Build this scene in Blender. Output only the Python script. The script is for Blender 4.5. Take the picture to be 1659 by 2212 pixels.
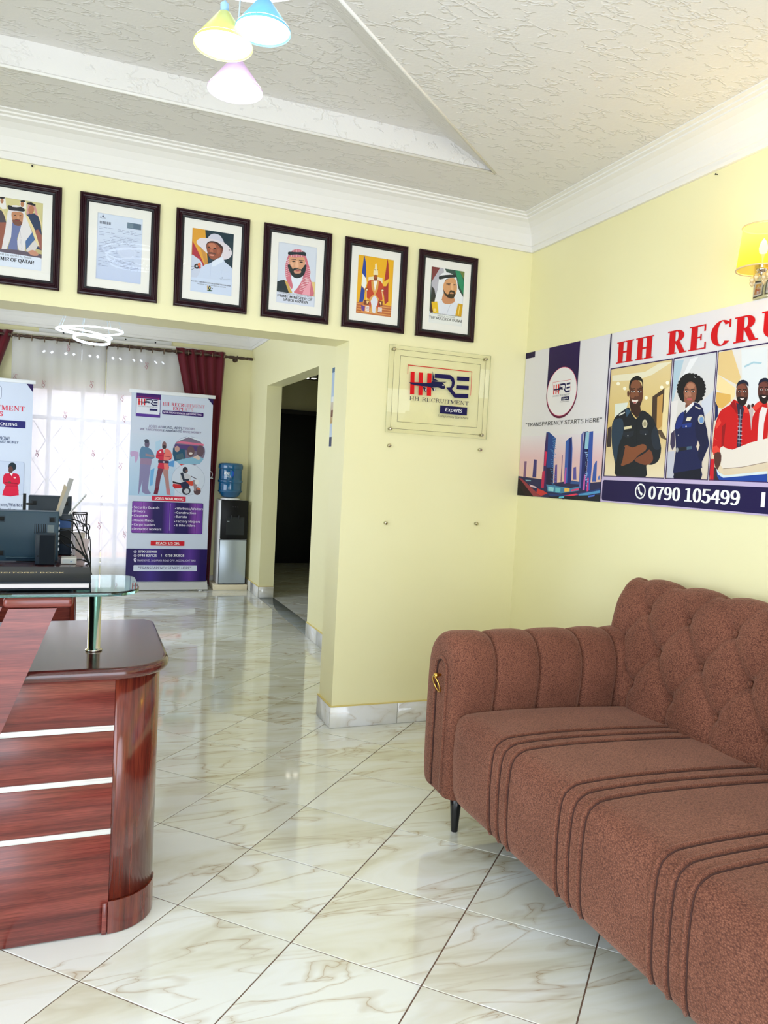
import bpy, bmesh, math, random
from mathutils import Vector, Matrix
from mathutils.geometry import tessellate_polygon
random.seed(7)
EXPOSURE = 0.10
SKY = 5.0
E_LED, E_LED2, E_CONE, P_CONE, P_SCONCE = 3.5, 4.0, 3.0, 0.5, 2.3
for o in list(bpy.data.objects): bpy.data.objects.remove(o, do_unlink=True)
SC = bpy.context.scene
COL = SC.collection
PI = math.pi
# ------------------------------------------------------------------ camera
IMW, IMH, FPX = 1659, 2212, 1659.69
CAM = Vector((0, 0, 1.36))
YAW, PITCH, ROLL = 0.3780063, -0.0521415, 0.0518095
FW = Vector((math.sin(YAW)*math.cos(PITCH), math.cos(YAW)*math.cos(PITCH), math.sin(PITCH)))
_r = Vector((math.cos(YAW), -math.sin(YAW), 0)); _u = _r.cross(FW)
RT = _r*math.cos(ROLL) + _u*math.sin(ROLL)
UP = -_r*math.sin(ROLL) + _u*math.cos(ROLL)
cam_data = bpy.data.cameras.new('camera'); cam = bpy.data.objects.new('camera', cam_data); COL.objects.link(cam)
mw = Matrix((( RT.x, UP.x, -FW.x, CAM.x), (RT.y, UP.y, -FW.y, CAM.y), (RT.z, UP.z, -FW.z, CAM.z), (0, 0, 0, 1)))
cam.matrix_world = mw
cam_data.sensor_fit = 'VERTICAL'; cam_data.sensor_height = 36.0; cam_data.lens = FPX/IMH*36.0
cam_data.clip_start = 0.03
SC.camera = cam
# ------------------------------------------------------------------ world, daylight, exposure
SC.view_settings.view_transform = 'Standard'; SC.view_settings.look = 'None'
SC.view_settings.gamma = 1.0; SC.view_settings.use_curve_mapping = False
SC.view_settings.exposure = EXPOSURE
W = bpy.data.worlds.new('overcast_sky'); SC.world = W; W.use_nodes = True
W.node_tree.nodes['Background'].inputs[0].default_value = (0.80, 0.89, 1.0, 1)
W.node_tree.nodes['Background'].inputs[1].default_value = SKY
def portal(name, loc, rot, sx, sy):
    l = bpy.data.lights.new(name, 'AREA'); l.shape = 'RECTANGLE'; l.size = sx; l.size_y = sy; l.cycles.is_portal = True
    o = bpy.data.objects.new(name, l); COL.objects.link(o); o.location = loc; o.rotation_euler = rot
# daylight portals: entrance behind the camera, side window, and the two office windows
portal('daylight_entrance', (0.30, -1.03, 1.18), (PI/2, 0, 0), 2.4, 2.36)
portal('daylight_side_window', (-1.91, 0.75, 1.35), (0, -PI/2, 0), 2.0, 2.4)
portal('daylight_office_window', (0.18, 8.79, 1.16), (-PI/2, 0, 0), 1.6, 1.82)
portal('daylight_office_side', (-1.91, 6.3, 1.45), (0, -PI/2, 0), 1.7, 2.8)
# ------------------------------------------------------------------ helpers
def lin(c):
    r = []
    for v in c[:3]:
        v = v/255.0
        r.append(v/12.92 if v <= 0.04045 else ((v+0.055)/1.055)**2.4)
    return (r[0], r[1], r[2], 1.0)
def ray(x, y): return (FW*FPX + RT*(x-IMW/2) - UP*(y-IMH/2)).normalized()
def hit(x, y, p0, n):
    d = ray(x, y); t = (p0-CAM).dot(n)/d.dot(n); return CAM + d*t
MATS = {}
def mat(name, col, rough=0.5, metal=0.0, spec=0.5, emit=None, estr=0.0, coat=0.0, sheen=0.0, alpha=None, trans=0.0):
    if name in MATS: return MATS[name]
    m = bpy.data.materials.new(name); m.use_nodes = True
    b = m.node_tree.nodes['Principled BSDF']
    b.inputs['Base Color'].default_value = lin(col)
    b.inputs['Roughness'].default_value = rough; b.inputs['Metallic'].default_value = metal
    b.inputs['Specular IOR Level'].default_value = spec
    b.inputs['Coat Weight'].default_value = coat; b.inputs['Sheen Weight'].default_value = sheen
    b.inputs['Transmission Weight'].default_value = trans
    if emit: b.inputs['Emission Color'].default_value = lin(emit); b.inputs['Emission Strength'].default_value = estr
    MATS[name] = m
    return m
def nodes_of(m): return m.node_tree.nodes, m.node_tree.links, m.node_tree.nodes['Principled BSDF']
def coords(m, scale=(1, 1, 1), rot=(0, 0, 0), rnd=0.0, kind='Object'):
    N, L, b = nodes_of(m)
    tc = N.new('ShaderNodeTexCoord'); mp = N.new('ShaderNodeMapping')
    mp.inputs['Scale'].default_value = scale; mp.inputs['Rotation'].default_value = rot
    if rnd:
        oi = N.new('ShaderNodeObjectInfo'); mu = N.new('ShaderNodeMath'); mu.operation = 'MULTIPLY'; mu.inputs[1].default_value = rnd
        L.new(oi.outputs['Random'], mu.inputs[0])
        ad = N.new('ShaderNodeVectorMath'); ad.operation = 'ADD'
        L.new(tc.outputs[kind], ad.inputs[0]); L.new(mu.outputs[0], ad.inputs[1]); L.new(ad.outputs[0], mp.inputs[0])
    else: L.new(tc.outputs[kind], mp.inputs[0])
    return mp.outputs[0]
def noise(m, vec, scale, detail=4, rough=0.55, dist=0.0):
    N, L, b = nodes_of(m); n = N.new('ShaderNodeTexNoise')
    n.inputs['Scale'].default_value = scale; n.inputs['Detail'].default_value = detail
    n.inputs['Roughness'].default_value = rough; n.inputs['Distortion'].default_value = dist
    L.new(vec, n.inputs['Vector']); return n.outputs['Fac']
def ramp(m, fac, stops, mode='LINEAR'):
    N, L, b = nodes_of(m); r = N.new('ShaderNodeValToRGB'); r.color_ramp.interpolation = mode
    e = r.color_ramp.elements
    while len(e) > 1: e.remove(e[-1])
    e[0].position = stops[0][0]; e[0].color = lin(stops[0][1])
    for p, c in stops[1:]:
        x = e.new(p); x.color = lin(c)
    L.new(fac, r.inputs[0]); return r.outputs[0]
def bump(m, fac, strength, dist):
    N, L, b = nodes_of(m); bn = N.new('ShaderNodeBump')
    bn.inputs['Strength'].default_value = strength; bn.inputs['Distance'].default_value = dist
    L.new(fac, bn.inputs['Height']); L.new(bn.outputs[0], b.inputs['Normal']); return bn
def mixc(m, fac, a, b2):
    N, L, b = nodes_of(m); x = N.new('ShaderNodeMix'); x.data_type = 'RGBA'; x.blend_type = 'MULTIPLY'
    if isinstance(fac, float): x.inputs[0].default_value = fac
    else: L.new(fac, x.inputs[0])
    L.new(a, x.inputs[6]); L.new(b2, x.inputs[7]); return x.outputs[2]
def mathn(m, op, a, bval):
    N, L, b = nodes_of(m); x = N.new('ShaderNodeMath'); x.operation = op
    L.new(a, x.inputs[0])
    if isinstance(bval, (int, float)): x.inputs[1].default_value = bval
    else: L.new(bval, x.inputs[1])
    return x.outputs[0]
def setc(m, out): m.node_tree.links.new(out, nodes_of(m)[2].inputs['Base Color'])

class MB:
    """collects shapes into one mesh"""
    def __init__(s): s.v = []; s.f = []; s.sm = []
    def add(s, vs, fs, smooth=False):
        o = len(s.v); s.v += [tuple(v) for v in vs]
        for f in fs: s.f.append(tuple(i+o for i in f)); s.sm.append(smooth)
        return s
    def box(s, x0, x1, y0, y1, z0, z1, bev=0.0, seg=2):
        bm = bmesh.new(); bmesh.ops.create_cube(bm, size=1.0)
        for v in bm.verts: v.co = Vector(((x0+x1)/2+v.co.x*(x1-x0), (y0+y1)/2+v.co.y*(y1-y0), (z0+z1)/2+v.co.z*(z1-z0)))
        if bev > 0: bmesh.ops.bevel(bm, geom=bm.edges[:], offset=bev, segments=seg, affect='EDGES', profile=0.5)
        bm.verts.index_update()
        s.add([v.co[:] for v in bm.verts], [[v.index for v in f.verts] for f in bm.faces], bev > 0); bm.free(); return s
    def prism(s, pts, axis, a, b, smooth=False):
        """polygon pts in the other two axes extruded from a to b along axis"""
        def p3(p, t): return {'x': (t, p[0], p[1]), 'y': (p[0], t, p[1]), 'z': (p[0], p[1], t)}[axis]
        n = len(pts); ar = sum(pts[i][0]*pts[(i+1) % n][1]-pts[(i+1) % n][0]*pts[i][1] for i in range(n))
        if ar < 0: pts = pts[::-1]
        vs = [p3(p, a) for p in pts] + [p3(p, b) for p in pts]
        flip = (axis == 'y')
        fs = []
        for i in range(n):
            j = (i+1) % n; q = [i, j, n+j, n+i]; fs.append(q if (b > a) != flip else q[::-1])
        t = tessellate_polygon([[Vector((p[0], p[1], 0)) for p in pts]])
        for tri in t:
            tri = list(tri)
            A = [pts[k] for k in tri]
            if (A[1][0]-A[0][0])*(A[2][1]-A[0][1])-(A[2][0]-A[0][0])*(A[1][1]-A[0][1]) < 0: tri = tri[::-1]
            top = [n+k for k in tri]; bot = tri[::-1]
            if (b > a) == flip: top = top[::-1]; bot = bot[::-1]
            fs.append(top); fs.append(bot)
        return s.add(vs, fs, smooth)
    def tube(s, pts, r, n=8, caps=True, closed=False):
        P = [Vector(p) for p in pts]; k = len(P)
        R = r if isinstance(r, (list, tuple)) else [r]*k
        vs = []; up = Vector((0, 0, 1)); prev = None
        for i in range(k):
            if closed: d = (P[(i+1) % k]-P[i-1])
            else: d = (P[min(i+1, k-1)]-P[max(i-1, 0)])
            d = d.normalized() if d.length > 1e-9 else Vector((0, 0, 1))
            if prev is None:
                a = d.cross(up)
                if a.length < 1e-3: a = d.cross(Vector((1, 0, 0)))
                a.normalize()
            else:
                a = prev - d*prev.dot(d)
                a = a.normalized() if a.length > 1e-6 else d.orthogonal().normalized()
            prev = a; b = d.cross(a)
            for j in range(n):
                t = 2*PI*j/n; vs.append(P[i]+a*(R[i]*math.cos(t))+b*(R[i]*math.sin(t)))
        fs = []
        for i in range(k if closed else k-1):
            i2 = (i+1) % k
            for j in range(n):
                j2 = (j+1) % n; fs.append((i*n+j, i*n+j2, i2*n+j2, i2*n+j))
        if caps and not closed: fs.append(tuple(range(n))[::-1]); fs.append(tuple((k-1)*n+j for j in range(n)))
        return s.add(vs, fs, True)
    def lathe(s, prof, c, n=24, axis='z', smooth=True):
        """prof: (radius, height) pairs round an axis through c"""
        vs = []; k = len(prof)
        for (r, h) in prof:
            for j in range(n):
                t = 2*PI*j/n; x, y = r*math.cos(t), r*math.sin(t)
                if axis == 'z': vs.append((c[0]+x, c[1]+y, c[2]+h))
                elif axis == 'y': vs.append((c[0]+x, c[1]+h, c[2]+y))
                else: vs.append((c[0]+h, c[1]+x, c[2]+y))
        fs = []
        for i in range(k-1):
            for j in range(n):
                j2 = (j+1) % n; q = (i*n+j, i*n+j2, (i+1)*n+j2, (i+1)*n+j)
                fs.append(q if axis != 'y' else q[::-1])
        return s.add(vs, fs, smooth)
    def grid(s, P, closed_u=False, smooth=True, flip=False):
        nu, nv = len(P), len(P[0]); vs = [p for row in P for p in row]; fs = []
        for i in range(nu if closed_u else nu-1):
            i2 = (i+1) % nu
            for j in range(nv-1):
                q = (i*nv+j, i2*nv+j, i2*nv+j+1, i*nv+j+1); fs.append(q[::-1] if flip else q)
        return s.add(vs, fs, smooth)
    def obj(s, name, m, parent=None, kind=None):
        off = Vector((0, 0, 0)); p = parent
        while p is not None: off += p.location; p = p.parent
        me = bpy.data.meshes.new(name)
        me.from_pydata([(v[0]-off.x, v[1]-off.y, v[2]-off.z) for v in s.v], [], s.f)
        me.polygons.foreach_set('use_smooth', s.sm)
        if m: me.materials.append(m)
        me.update()
        o = bpy.data.objects.new(name, me); COL.objects.link(o); o.parent = parent
        if kind: o['kind'] = kind
        return o
def recenter(o):
    """put a parentless mesh object's origin at the middle of its base"""
    me = o.data; n = len(me.vertices)
    xs = [v.co for v in me.vertices]
    c = Vector(((min(p.x for p in xs)+max(p.x for p in xs))/2, (min(p.y for p in xs)+max(p.y for p in xs))/2, min(p.z for p in xs)))
    for v in me.vertices: v.co -= c
    o.location = o.location + c
    return o
def tag(o, label, cat, group=None):
    o['label'] = label; o['category'] = cat
    if group: o['group'] = group
    return o
def thing(name, label, cat, loc=(0, 0, 0), group=None):
    o = bpy.data.objects.new(name, None); COL.objects.link(o); o.location = loc; o.empty_display_size = 0.05
    return tag(o, label, cat, group)
def struct(name, mb, m, label=None):
    o = mb.obj(name, m); o['kind'] = 'structure'
    if label: o['label'] = label
    return o
def smooth_all(o):
    for p in o.data.polygons: p.use_smooth = True
    return o
def weighted(o):
    md = o.modifiers.new('wn', 'WEIGHTED_NORMAL'); md.keep_sharp = True; return o
def arc(cx, cy, r, a0, a1, n):
    return [(cx+r*math.cos(a0+(a1-a0)*i/n), cy+r*math.sin(a0+(a1-a0)*i/n)) for i in range(n+1)]
def catmull(pts, n=5, closed=True):
    k = len(pts); out = []
    rng = range(k) if closed else range(k-1)
    for i in rng:
        if closed: p0, p1, p2, p3 = pts[i-1], pts[i], pts[(i+1) % k], pts[(i+2) % k]
        else: p0, p1, p2, p3 = pts[max(i-1, 0)], pts[i], pts[i+1], pts[min(i+2, k-1)]
        for j in range(n):
            t = j/n; t2 = t*t; t3 = t2*t
            out.append(tuple(0.5*((2*p1[d])+(-p0[d]+p2[d])*t+(2*p0[d]-5*p1[d]+4*p2[d]-p3[d])*t2+(-p0[d]+3*p1[d]-3*p2[d]+p3[d])*t3) for d in range(len(p1))))
    if not closed: out.append(tuple(pts[-1]))
    return out
# ------------------------------------------------------------------ flat print: coloured shapes and lettering on a sheet
PRINT = bpy.data.materials.new('printed_ink'); PRINT.use_nodes = True
_N, _L, _B = nodes_of(PRINT)
_a = _N.new('ShaderNodeVertexColor'); _a.layer_name = 'Col'; _L.new(_a.outputs[0], _B.inputs['Base Color'])
_B.inputs['Roughness'].default_value = 0.5; _B.inputs['Specular IOR Level'].default_value = 0.2
_tc = {}
FONT = None
try:
    import os
    _fp = os.path.join(bpy.utils.system_resource('DATAFILES', path='fonts'), 'Noto Sans CJK Regular.woff2')
    if os.path.exists(_fp): FONT = bpy.data.fonts.load(_fp)
except Exception: FONT = None
def text_tris(s, bold=0.0, shear=0.0, res=3):
    key = (s, bold, shear)
    if key in _tc: return _tc[key]
    cu = bpy.data.curves.new('lettering', 'FONT'); cu.body = s; cu.size = 1.0; cu.offset = bold; cu.shear = shear
    if FONT: cu.font = FONT
    cu.resolution_u = res; cu.fill_mode = 'FRONT'; cu.dimensions = '2D'
    ob = bpy.data.objects.new('lettering', cu); COL.objects.link(ob)
    me = bpy.data.meshes.new_from_object(ob)
    vs = [(v.co.x, v.co.y) for v in me.vertices]; fs = [tuple(p.vertices) for p in me.polygons]
    bpy.data.objects.remove(ob, do_unlink=True); bpy.data.curves.remove(cu); bpy.data.meshes.remove(me)
    _tc[key] = (vs, fs); return vs, fs
_cap = None
def cap_h():
    global _cap
    if _cap is None:
        v, f = text_tris('H'); _cap = max(p[1] for p in v)-min(p[1] for p in v)
    return _cap
def _rect(x0, y0, x1, y1): return [(x0, y0), (x1, y0), (x1, y1), (x0, y1)]
def _band(cx, cy, ro, ri, a0, a1, n=12, sy=1.0, syi=None):
    syi = sy if syi is None else syi
    A = [(cx+ro*math.cos(a0+(a1-a0)*i/n), cy+ro*sy*math.sin(a0+(a1-a0)*i/n)) for i in range(n+1)]
    B = [(cx+ri*math.cos(a0+(a1-a0)*i/n), cy+ri*syi*math.sin(a0+(a1-a0)*i/n)) for i in range(n+1)]
    return A+B[::-1]
def _serifs(x0, x1, y=(0, 1), e=0.09, t=0.055):
    o = []
    if 0 in y: o.append(_rect(x0-e, 0, x1+e, t))
    if 1 in y: o.append(_rect(x0-e, 1-t, x1+e, 1))
    return o
def serif_glyph(c, w=.22):
    g = []; W = .9
    def stem(x0, y=(0, 1), t=None): g.append(_rect(x0, 0, x0+(t or w), 1)); g.extend(_serifs(x0, x0+(t or w), y))
    if c == 'H': stem(.12); stem(.86-w); g.append(_rect(.3, .46, .7, .54)); W = 1.04
    elif c == 'I': stem(.12); W = .26+w
    elif c == 'E': stem(.12); g += [_rect(.2, .945, .74, 1), _rect(.67, .72, .74, 1), _rect(.2, .47, .56, .53), _rect(.52, .37, .58, .63), _rect(.2, 0, .78, .055), _rect(.71, 0, .78, .28)]; W = .90
    elif c == 'T': g += [_rect(.44-w/2, 0, .44+w/2, 1)]; g += _serifs(.44-w/2, .44+w/2, (0,)); g += [_rect(.05, .94, .83, 1), _rect(.05, .70, .12, 1), _rect(.76, .70, .83, 1)]; W = .92
    elif c in 'RP':
        stem(.12); ri = max(.06, .33-w*.95); g.append(_band(.46, .74, .33, ri, -PI/2, PI/2, 12, .78, .2/ri)); g += [_rect(.2, .94, .48, 1), _rect(.2, .48, .48, .54)]
        if c == 'R': g += [[(.60-w*.8, .5), (.62, .5), (.84, .06), (.94, .06), (.94, 0), (.90-w, 0)]]; W = .99
        else: W = .86
    elif c == 'C': ri = .44-w; g.append(_band(.5, .5, .44, ri, .75, 2*PI-.75, 22, 1.16, .46/ri)); g += [_rect(.78, .68, .85, 1)]; W = .96
    elif c == 'U':
        g += [_rect(.12, .32, .12+w, 1)]; g += _serifs(.12, .12+w, (1,)); g += [_rect(.70, .32, .78, 1)]; g += _serifs(.70, .78, (1,)); ri = .33-w; g.append(_band(.45, .33, .33, max(ri, .1), PI, 1.62*PI, 9, 1.03, .26/max(ri, .1))); g.append(_band(.45, .33, .33, .25, 1.5*PI, 2*PI, 8, 1.03, 1.05)); W = .94
    elif c == 'M': g += [_rect(.14, 0, .21, 1)]; g += _serifs(.14, .21); g += [[(.08, 1), (.10+w, 1), (.58, .18), (.5, 0), (.44, 0)], [(.56, 0), (.48, 0), (.86, 1), (.94, 1)]]; g += [_rect(1.06-w, 0, 1.06, 1)]; g += _serifs(1.06-w, 1.06); W = 1.24
    elif c == 'N': g += [_rect(.14, 0, .21, 1)]; g += _serifs(.14, .21); g += [[(.06, 1), (.08+w, 1), (.84, 0), (.72, 0)], _rect(.78, 0, .85, 1)]; g += _serifs(.78, .85, (1,)); W = 1.02
    elif c == 'X': g += [[(.06, 1), (.1+w, 1), (.88, 0), (.84-w, 0)], [(.78, 1), (.86, 1), (.16, 0), (.07, 0)]]; g += _serifs(.1, .28, (1,)); g += _serifs(.72, .86, (1,)); g += _serifs(.64, .86, (0,)); g += _serifs(.06, .2, (0,)); W = .98
    elif c == 'S': g.append(_band(.44, .73, .3, .30-w*.8, .35, 1.5*PI, 14, .9, .18/(.30-w*.8))); g.append(_band(.44, .27, .33, .33-w*.9, -PI, .5*PI, 14, .82, .18/(.33-w*.9))); g += [_rect(.64, .7, .7, 1), _rect(.1, 0, .16, .32)]; W = .84
    elif c == ' ': W = .55
    return g, W
class Canvas:
    EPS = 2.5e-5
    def __init__(s, p0, U, V, N, crop=None):
        s.p0, s.U, s.V, s.N = Vector(p0), Vector(U), Vector(V), Vector(N); s.crop = crop
        s.v = []; s.f = []; s.c = []; s.layer = 1
    def m(s, x, y):
        if s.crop:
            x0, y0, x1, w = s.crop; k = (x1-x0)/w; x, y = x0+x*k, y0+y*k
        d = hit(x, y, s.p0, s.N)-s.p0
        return (d.dot(s.U), d.dot(s.V))
    def raw(s, pts, tris, col):
        o = len(s.v); h = s.layer*s.EPS
        for p in pts: s.v.append(s.p0+s.U*p[0]+s.V*p[1]+s.N*h)
        for t in tris:
            a, b, c = [Vector(s.v[o+i]) for i in t[:3]]
            t = list(t)
            if (b-a).cross(c-a).dot(s.N) < 0: t = t[::-1]
            s.f.append(tuple(o+i for i in t))
            s.c.append([lin(col[i]) for i in t] if isinstance(col, list) else [lin(col)]*len(t))
    def poly(s, pts, col, px=True, sm=0, bumpl=True):
        if px: pts = [s.m(*p) for p in pts]
        if sm: pts = catmull(pts, sm)
        if bumpl: s.layer += 1
        tr = tessellate_polygon([[Vector((p[0], p[1], 0)) for p in pts]])
        s.raw(pts, [tuple(t) for t in tr], col)
    def rect(s, x0, y0, x1, y1, col, col2=None, horiz=False):
        """metric rectangle, optional second colour at the top (or right)"""
        s.layer += 1
        if col2 is None: cc = col
        else: cc = [col, col2, col2, col] if horiz else [col, col, col2, col2]
        s.raw(_rect(x0, y0, x1, y1), [(0, 1, 2, 3)], cc)
    def rrect(s, x0, y0, x1, y1, r, col, col2=None):
        p = arc(x1-r, y1-r, r, 0, PI/2, 4)+arc(x0+r, y1-r, r, PI/2, PI, 4)+arc(x0+r, y0+r, r, PI, 1.5*PI, 4)+arc(x1-r, y0+r, r, 1.5*PI, 2*PI, 4)
        s.poly(p, col, px=False)
    def frame(s, x0, y0, x1, y1, t, col):
        s.layer += 1
        for q in (_rect(x0, y0, x1, y0+t), _rect(x0, y1-t, x1, y1), _rect(x0, y0, x0+t, y1), _rect(x1-t, y0, x1, y1)): s.raw(q, [(0, 1, 2, 3)], col)
    def ell(s, cx, cy, rx, ry, col, px=True, n=20, rot=0.0):
        c_, s_ = math.cos(rot), math.sin(rot)
        s.poly([(cx+rx*math.cos(2*PI*i/n)*c_-ry*math.sin(2*PI*i/n)*s_, cy+rx*math.cos(2*PI*i/n)*s_+ry*math.sin(2*PI*i/n)*c_) for i in range(n)], col, px)
    def line(s, pts, w, col, px=True):
        if px: pts = [s.m(*p) for p in pts]
        s.layer += 1
        for a, b in zip(pts[:-1], pts[1:]):
            d = (b[0]-a[0], b[1]-a[1]); l = math.hypot(*d) or 1; nx, ny = -d[1]/l*w/2, d[0]/l*w/2
            s.raw([(a[0]-nx, a[1]-ny), (b[0]-nx, b[1]-ny), (b[0]+nx, b[1]+ny), (a[0]+nx, a[1]+ny)], [(0, 1, 2, 3)], col)
    def text(s, t, x0, x1, y, h, col, bold=0.0, shear=0.0, align='fit', serif=False, wt=.22):
        """metric: from x0 to x1, baseline y, cap height h; col may be a function of x"""
        s.layer += 1
        if serif:
            polys = []; cx = 0
            for ch in t:
                g, w = serif_glyph(ch, wt); polys += [[(p[0]+cx, p[1]) for p in q] for q in g]; cx += w
            xs = [p[0] for q in polys for p in q]; a, b = min(xs), max(xs); kx = (x1-x0)/(b-a)
            for q in polys:
                s.layer += .4
                pts = [(x0+(p[0]-a)*kx, y+p[1]*h) for p in q]
                tr = tessellate_polygon([[Vector((p[0], p[1], 0)) for p in pts]])
                s.raw(pts, [tuple(i) for i in tr], col([p[0] for p in pts]) if callable(col) else col)
            return
        vs, fs = text_tris(t, 0.0, shear)
        if not vs: return
        k = h/cap_h(); a = min(p[0] for p in vs); b = max(p[0] for p in vs)
        kx = (x1-x0)/(b-a)
        # heavier lettering is overprinted with a small shift
        for dx in ((0.0,) if bold < .006 else (-.5, .5) if bold < .013 else (-.9, -.3, .3, .9)):
            s.layer += .5; sh = dx*min(.075, max(.03, bold*2.6))*h
            pts = [(x0+(p[0]-a)*kx+sh, y+p[1]*k) for p in vs]
            s.raw(pts, fs, col([p[0] for p in pts]) if callable(col) else col)
    def ptext(s, t, pa, pb, h, col, **k):
        """lettering between two photo points of its baseline"""
        a, b = s.m(*pa), s.m(*pb); s.text(t, a[0], b[0], (a[1]+b[1])/2, h, col, **k)
    def obj(s, name, parent, m=None):
        off = Vector((0, 0, 0)); p = parent
        while p is not None: off += p.location; p = p.parent
        me = bpy.data.meshes.new(name); me.from_pydata([tuple(v-off) for v in s.v], [], s.f)
        ca = me.color_attributes.new('Col', 'FLOAT_COLOR', 'CORNER'); flat = []
        for cs in s.c:
            for c in cs: flat += list(c)
        ca.data.foreach_set('color', flat); me.materials.append(m or PRINT); me.update()
        o = bpy.data.objects.new(name, me); COL.objects.link(o); o.parent = parent; return o
# ------------------------------------------------------------------ surface materials
X0, Y0, X1, ZC, ZB = 2.3148, 3.7834, 1.2626, 2.6209, 2.0207      # right wall, picture wall, opening edge, cornice foot, beam
ZCEIL = 2.785; XL, YR = -1.75, -0.90
X2, YB, Y0B = 1.74, 8.60, 4.005                                    # office: east wall, window wall, back of the picture wall
wall_m = mat('yellow_wall_paint', (232, 227, 176), 0.42, spec=0.35)
v = coords(wall_m); bump(wall_m, noise(wall_m, v, 14, 5), 0.08, 0.01)
setc(wall_m, ramp(wall_m, noise(wall_m, v, 1.1, 3), [(0.3, (240, 233, 184)), (0.7, (243, 237, 192))]))
plaster_m = mat('textured_ceiling_plaster', (228, 225, 222), 0.75, spec=0.3)
v = coords(plaster_m, (11.0, 22.0, 14.0), (0, 0, 0.25)); N, L, B = nodes_of(plaster_m)
nz = N.new('ShaderNodeTexNoise'); nz.inputs['Scale'].default_value = 1.3; nz.inputs['Detail'].default_value = 3; L.new(v, nz.inputs['Vector'])
mx = N.new('ShaderNodeVectorMath'); mx.operation = 'MULTIPLY_ADD'; L.new(nz.outputs['Color'], mx.inputs[0]); mx.inputs[1].default_value = (1.6, 1.6, 1.6); L.new(v, mx.inputs[2])
vo = N.new('ShaderNodeTexVoronoi'); vo.feature = 'DISTANCE_TO_EDGE'; vo.inputs['Scale'].default_value = 0.85; L.new(mx.outputs[0], vo.inputs['Vector'])
mr = N.new('ShaderNodeMapRange'); mr.inputs[1].default_value = 0.0; mr.inputs[2].default_value = 0.10; mr.inputs[3].default_value = 1.0; mr.inputs[4].default_value = 0.0; L.new(vo.outputs['Distance'], mr.inputs[0])
msk = noise(plaster_m, v, 0.7, 2); mm = mathn(plaster_m, 'MULTIPLY', mr.outputs[0], mathn(plaster_m, 'GREATER_THAN', msk, 0.47))
fine = noise(plaster_m, v, 6, 3); hh = mathn(plaster_m, 'ADD', mm, mathn(plaster_m, 'MULTIPLY', fine, 0.18))
bump(plaster_m, hh, 0.45, 0.006)
cream_m = mat('smooth_white_plaster', (238, 235, 231), 0.6, spec=0.3)
bump(cream_m, noise(cream_m, coords(cream_m), 9, 4), 0.06, 0.01)
grout_m = mat('brown_grout', (118, 92, 78), 0.85, spec=0.2)
def marble(name, base, vein, scale=1.0, rough=0.07, rnd=37.0):
    m = mat(name, base, rough, spec=0.75, coat=.3)
    N, L, B = nodes_of(m)
    vv = coords(m, (1.35*scale, 6.0*scale, 3*scale), (0, 0, 0.12), rnd)
    n1 = N.new('ShaderNodeTexNoise'); n1.inputs['Scale'].default_value = 1.25; n1.inputs['Detail'].default_value = 3; n1.inputs['Roughness'].default_value = 0.45; n1.inputs['Distortion'].default_value = 0.9; L.new(vv, n1.inputs['Vector'])
    d = mathn(m, 'ABSOLUTE', mathn(m, 'SUBTRACT', n1.outputs['Fac'], 0.5), 0)
    soft = tuple(int(a*.22+b*.78) for a, b in zip(vein, base))
    r1 = ramp(m, d, [(0.0, tuple(int(a*.6+b*.4) for a, b in zip(vein, base))), (0.004, soft), (0.035, base), (1.0, base)])
    n2 = noise(m, vv, 0.8, 4, 0.6, 0.8)
    r2 = ramp(m, n2, [(0.42, (255, 255, 255)), (0.58, (243, 240, 228)), (0.66, (228, 222, 204)), (0.74, (245, 243, 234))])
    k = noise(m, vv, 0.6, 2); kk = ramp(m, k, [(0.40, (255, 255, 255)), (0.52, (0, 0, 0))])
    x = N.new('ShaderNodeMix'); x.data_type = 'RGBA'; L.new(kk, x.inputs[0]); L.new(r1, x.inputs[6]); x.inputs[7].default_value = lin(base)
    setc(m, mixc(m, 1.0, x.outputs[2], r2)); return m
tile_m = marble('glazed_marble_tile', (234, 236, 231), (160, 132, 98))
skirt_m = marble('marble_skirting_tile', (236, 236, 238), (180, 160, 140), 1.5, 0.12)
sill_m = marble('grey_threshold_marble', (168, 174, 174), (110, 108, 104), 1.5, 0.12)
# ------------------------------------------------------------------ floor and its 40 cm tiles laid on the diagonal
fl = MB(); fl.box(XL-.3, 3.6, YR-.3, 10.8, -0.12, -0.0025)
floor = struct('floor', fl, grout_m, 'glossy cream marble tile floor laid on the diagonal')
TS = 0.40; TH = 0.7877903; TO = Vector((-0.24870, 2.34231, 0)); e1 = Vector((math.cos(TH), math.sin(TH), 0)); e2 = Vector((math.sin(TH), -math.cos(TH), 0))
tmb = MB(); h = TS/2-0.0021; b_ = 0.0008
tv = [(-h, -h, -.012), (h, -h, -.012), (h, h, -.012), (-h, h, -.012), (-h, -h, -b_), (h, -h, -b_), (h, h, -b_), (-h, h, -b_), (-h+b_, -h+b_, 0), (h-b_, -h+b_, 0), (h-b_, h-b_, 0), (-h+b_, h-b_, 0)]
tf = [(0, 1, 5, 4), (1, 2, 6, 5), (2, 3, 7, 6), (3, 0, 4, 7), (4, 5, 9, 8), (5, 6, 10, 9), (6, 7, 11, 10), (7, 4, 8, 11), (8, 9, 10, 11)]
tile_me = bpy.data.meshes.new('tile')
rot = Matrix.Rotation(TH, 3, 'Z')
tile_me.from_pydata([tuple(rot @ Vector(q)) for q in tv], [], tf); tile_me.materials.append(tile_m)
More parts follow.
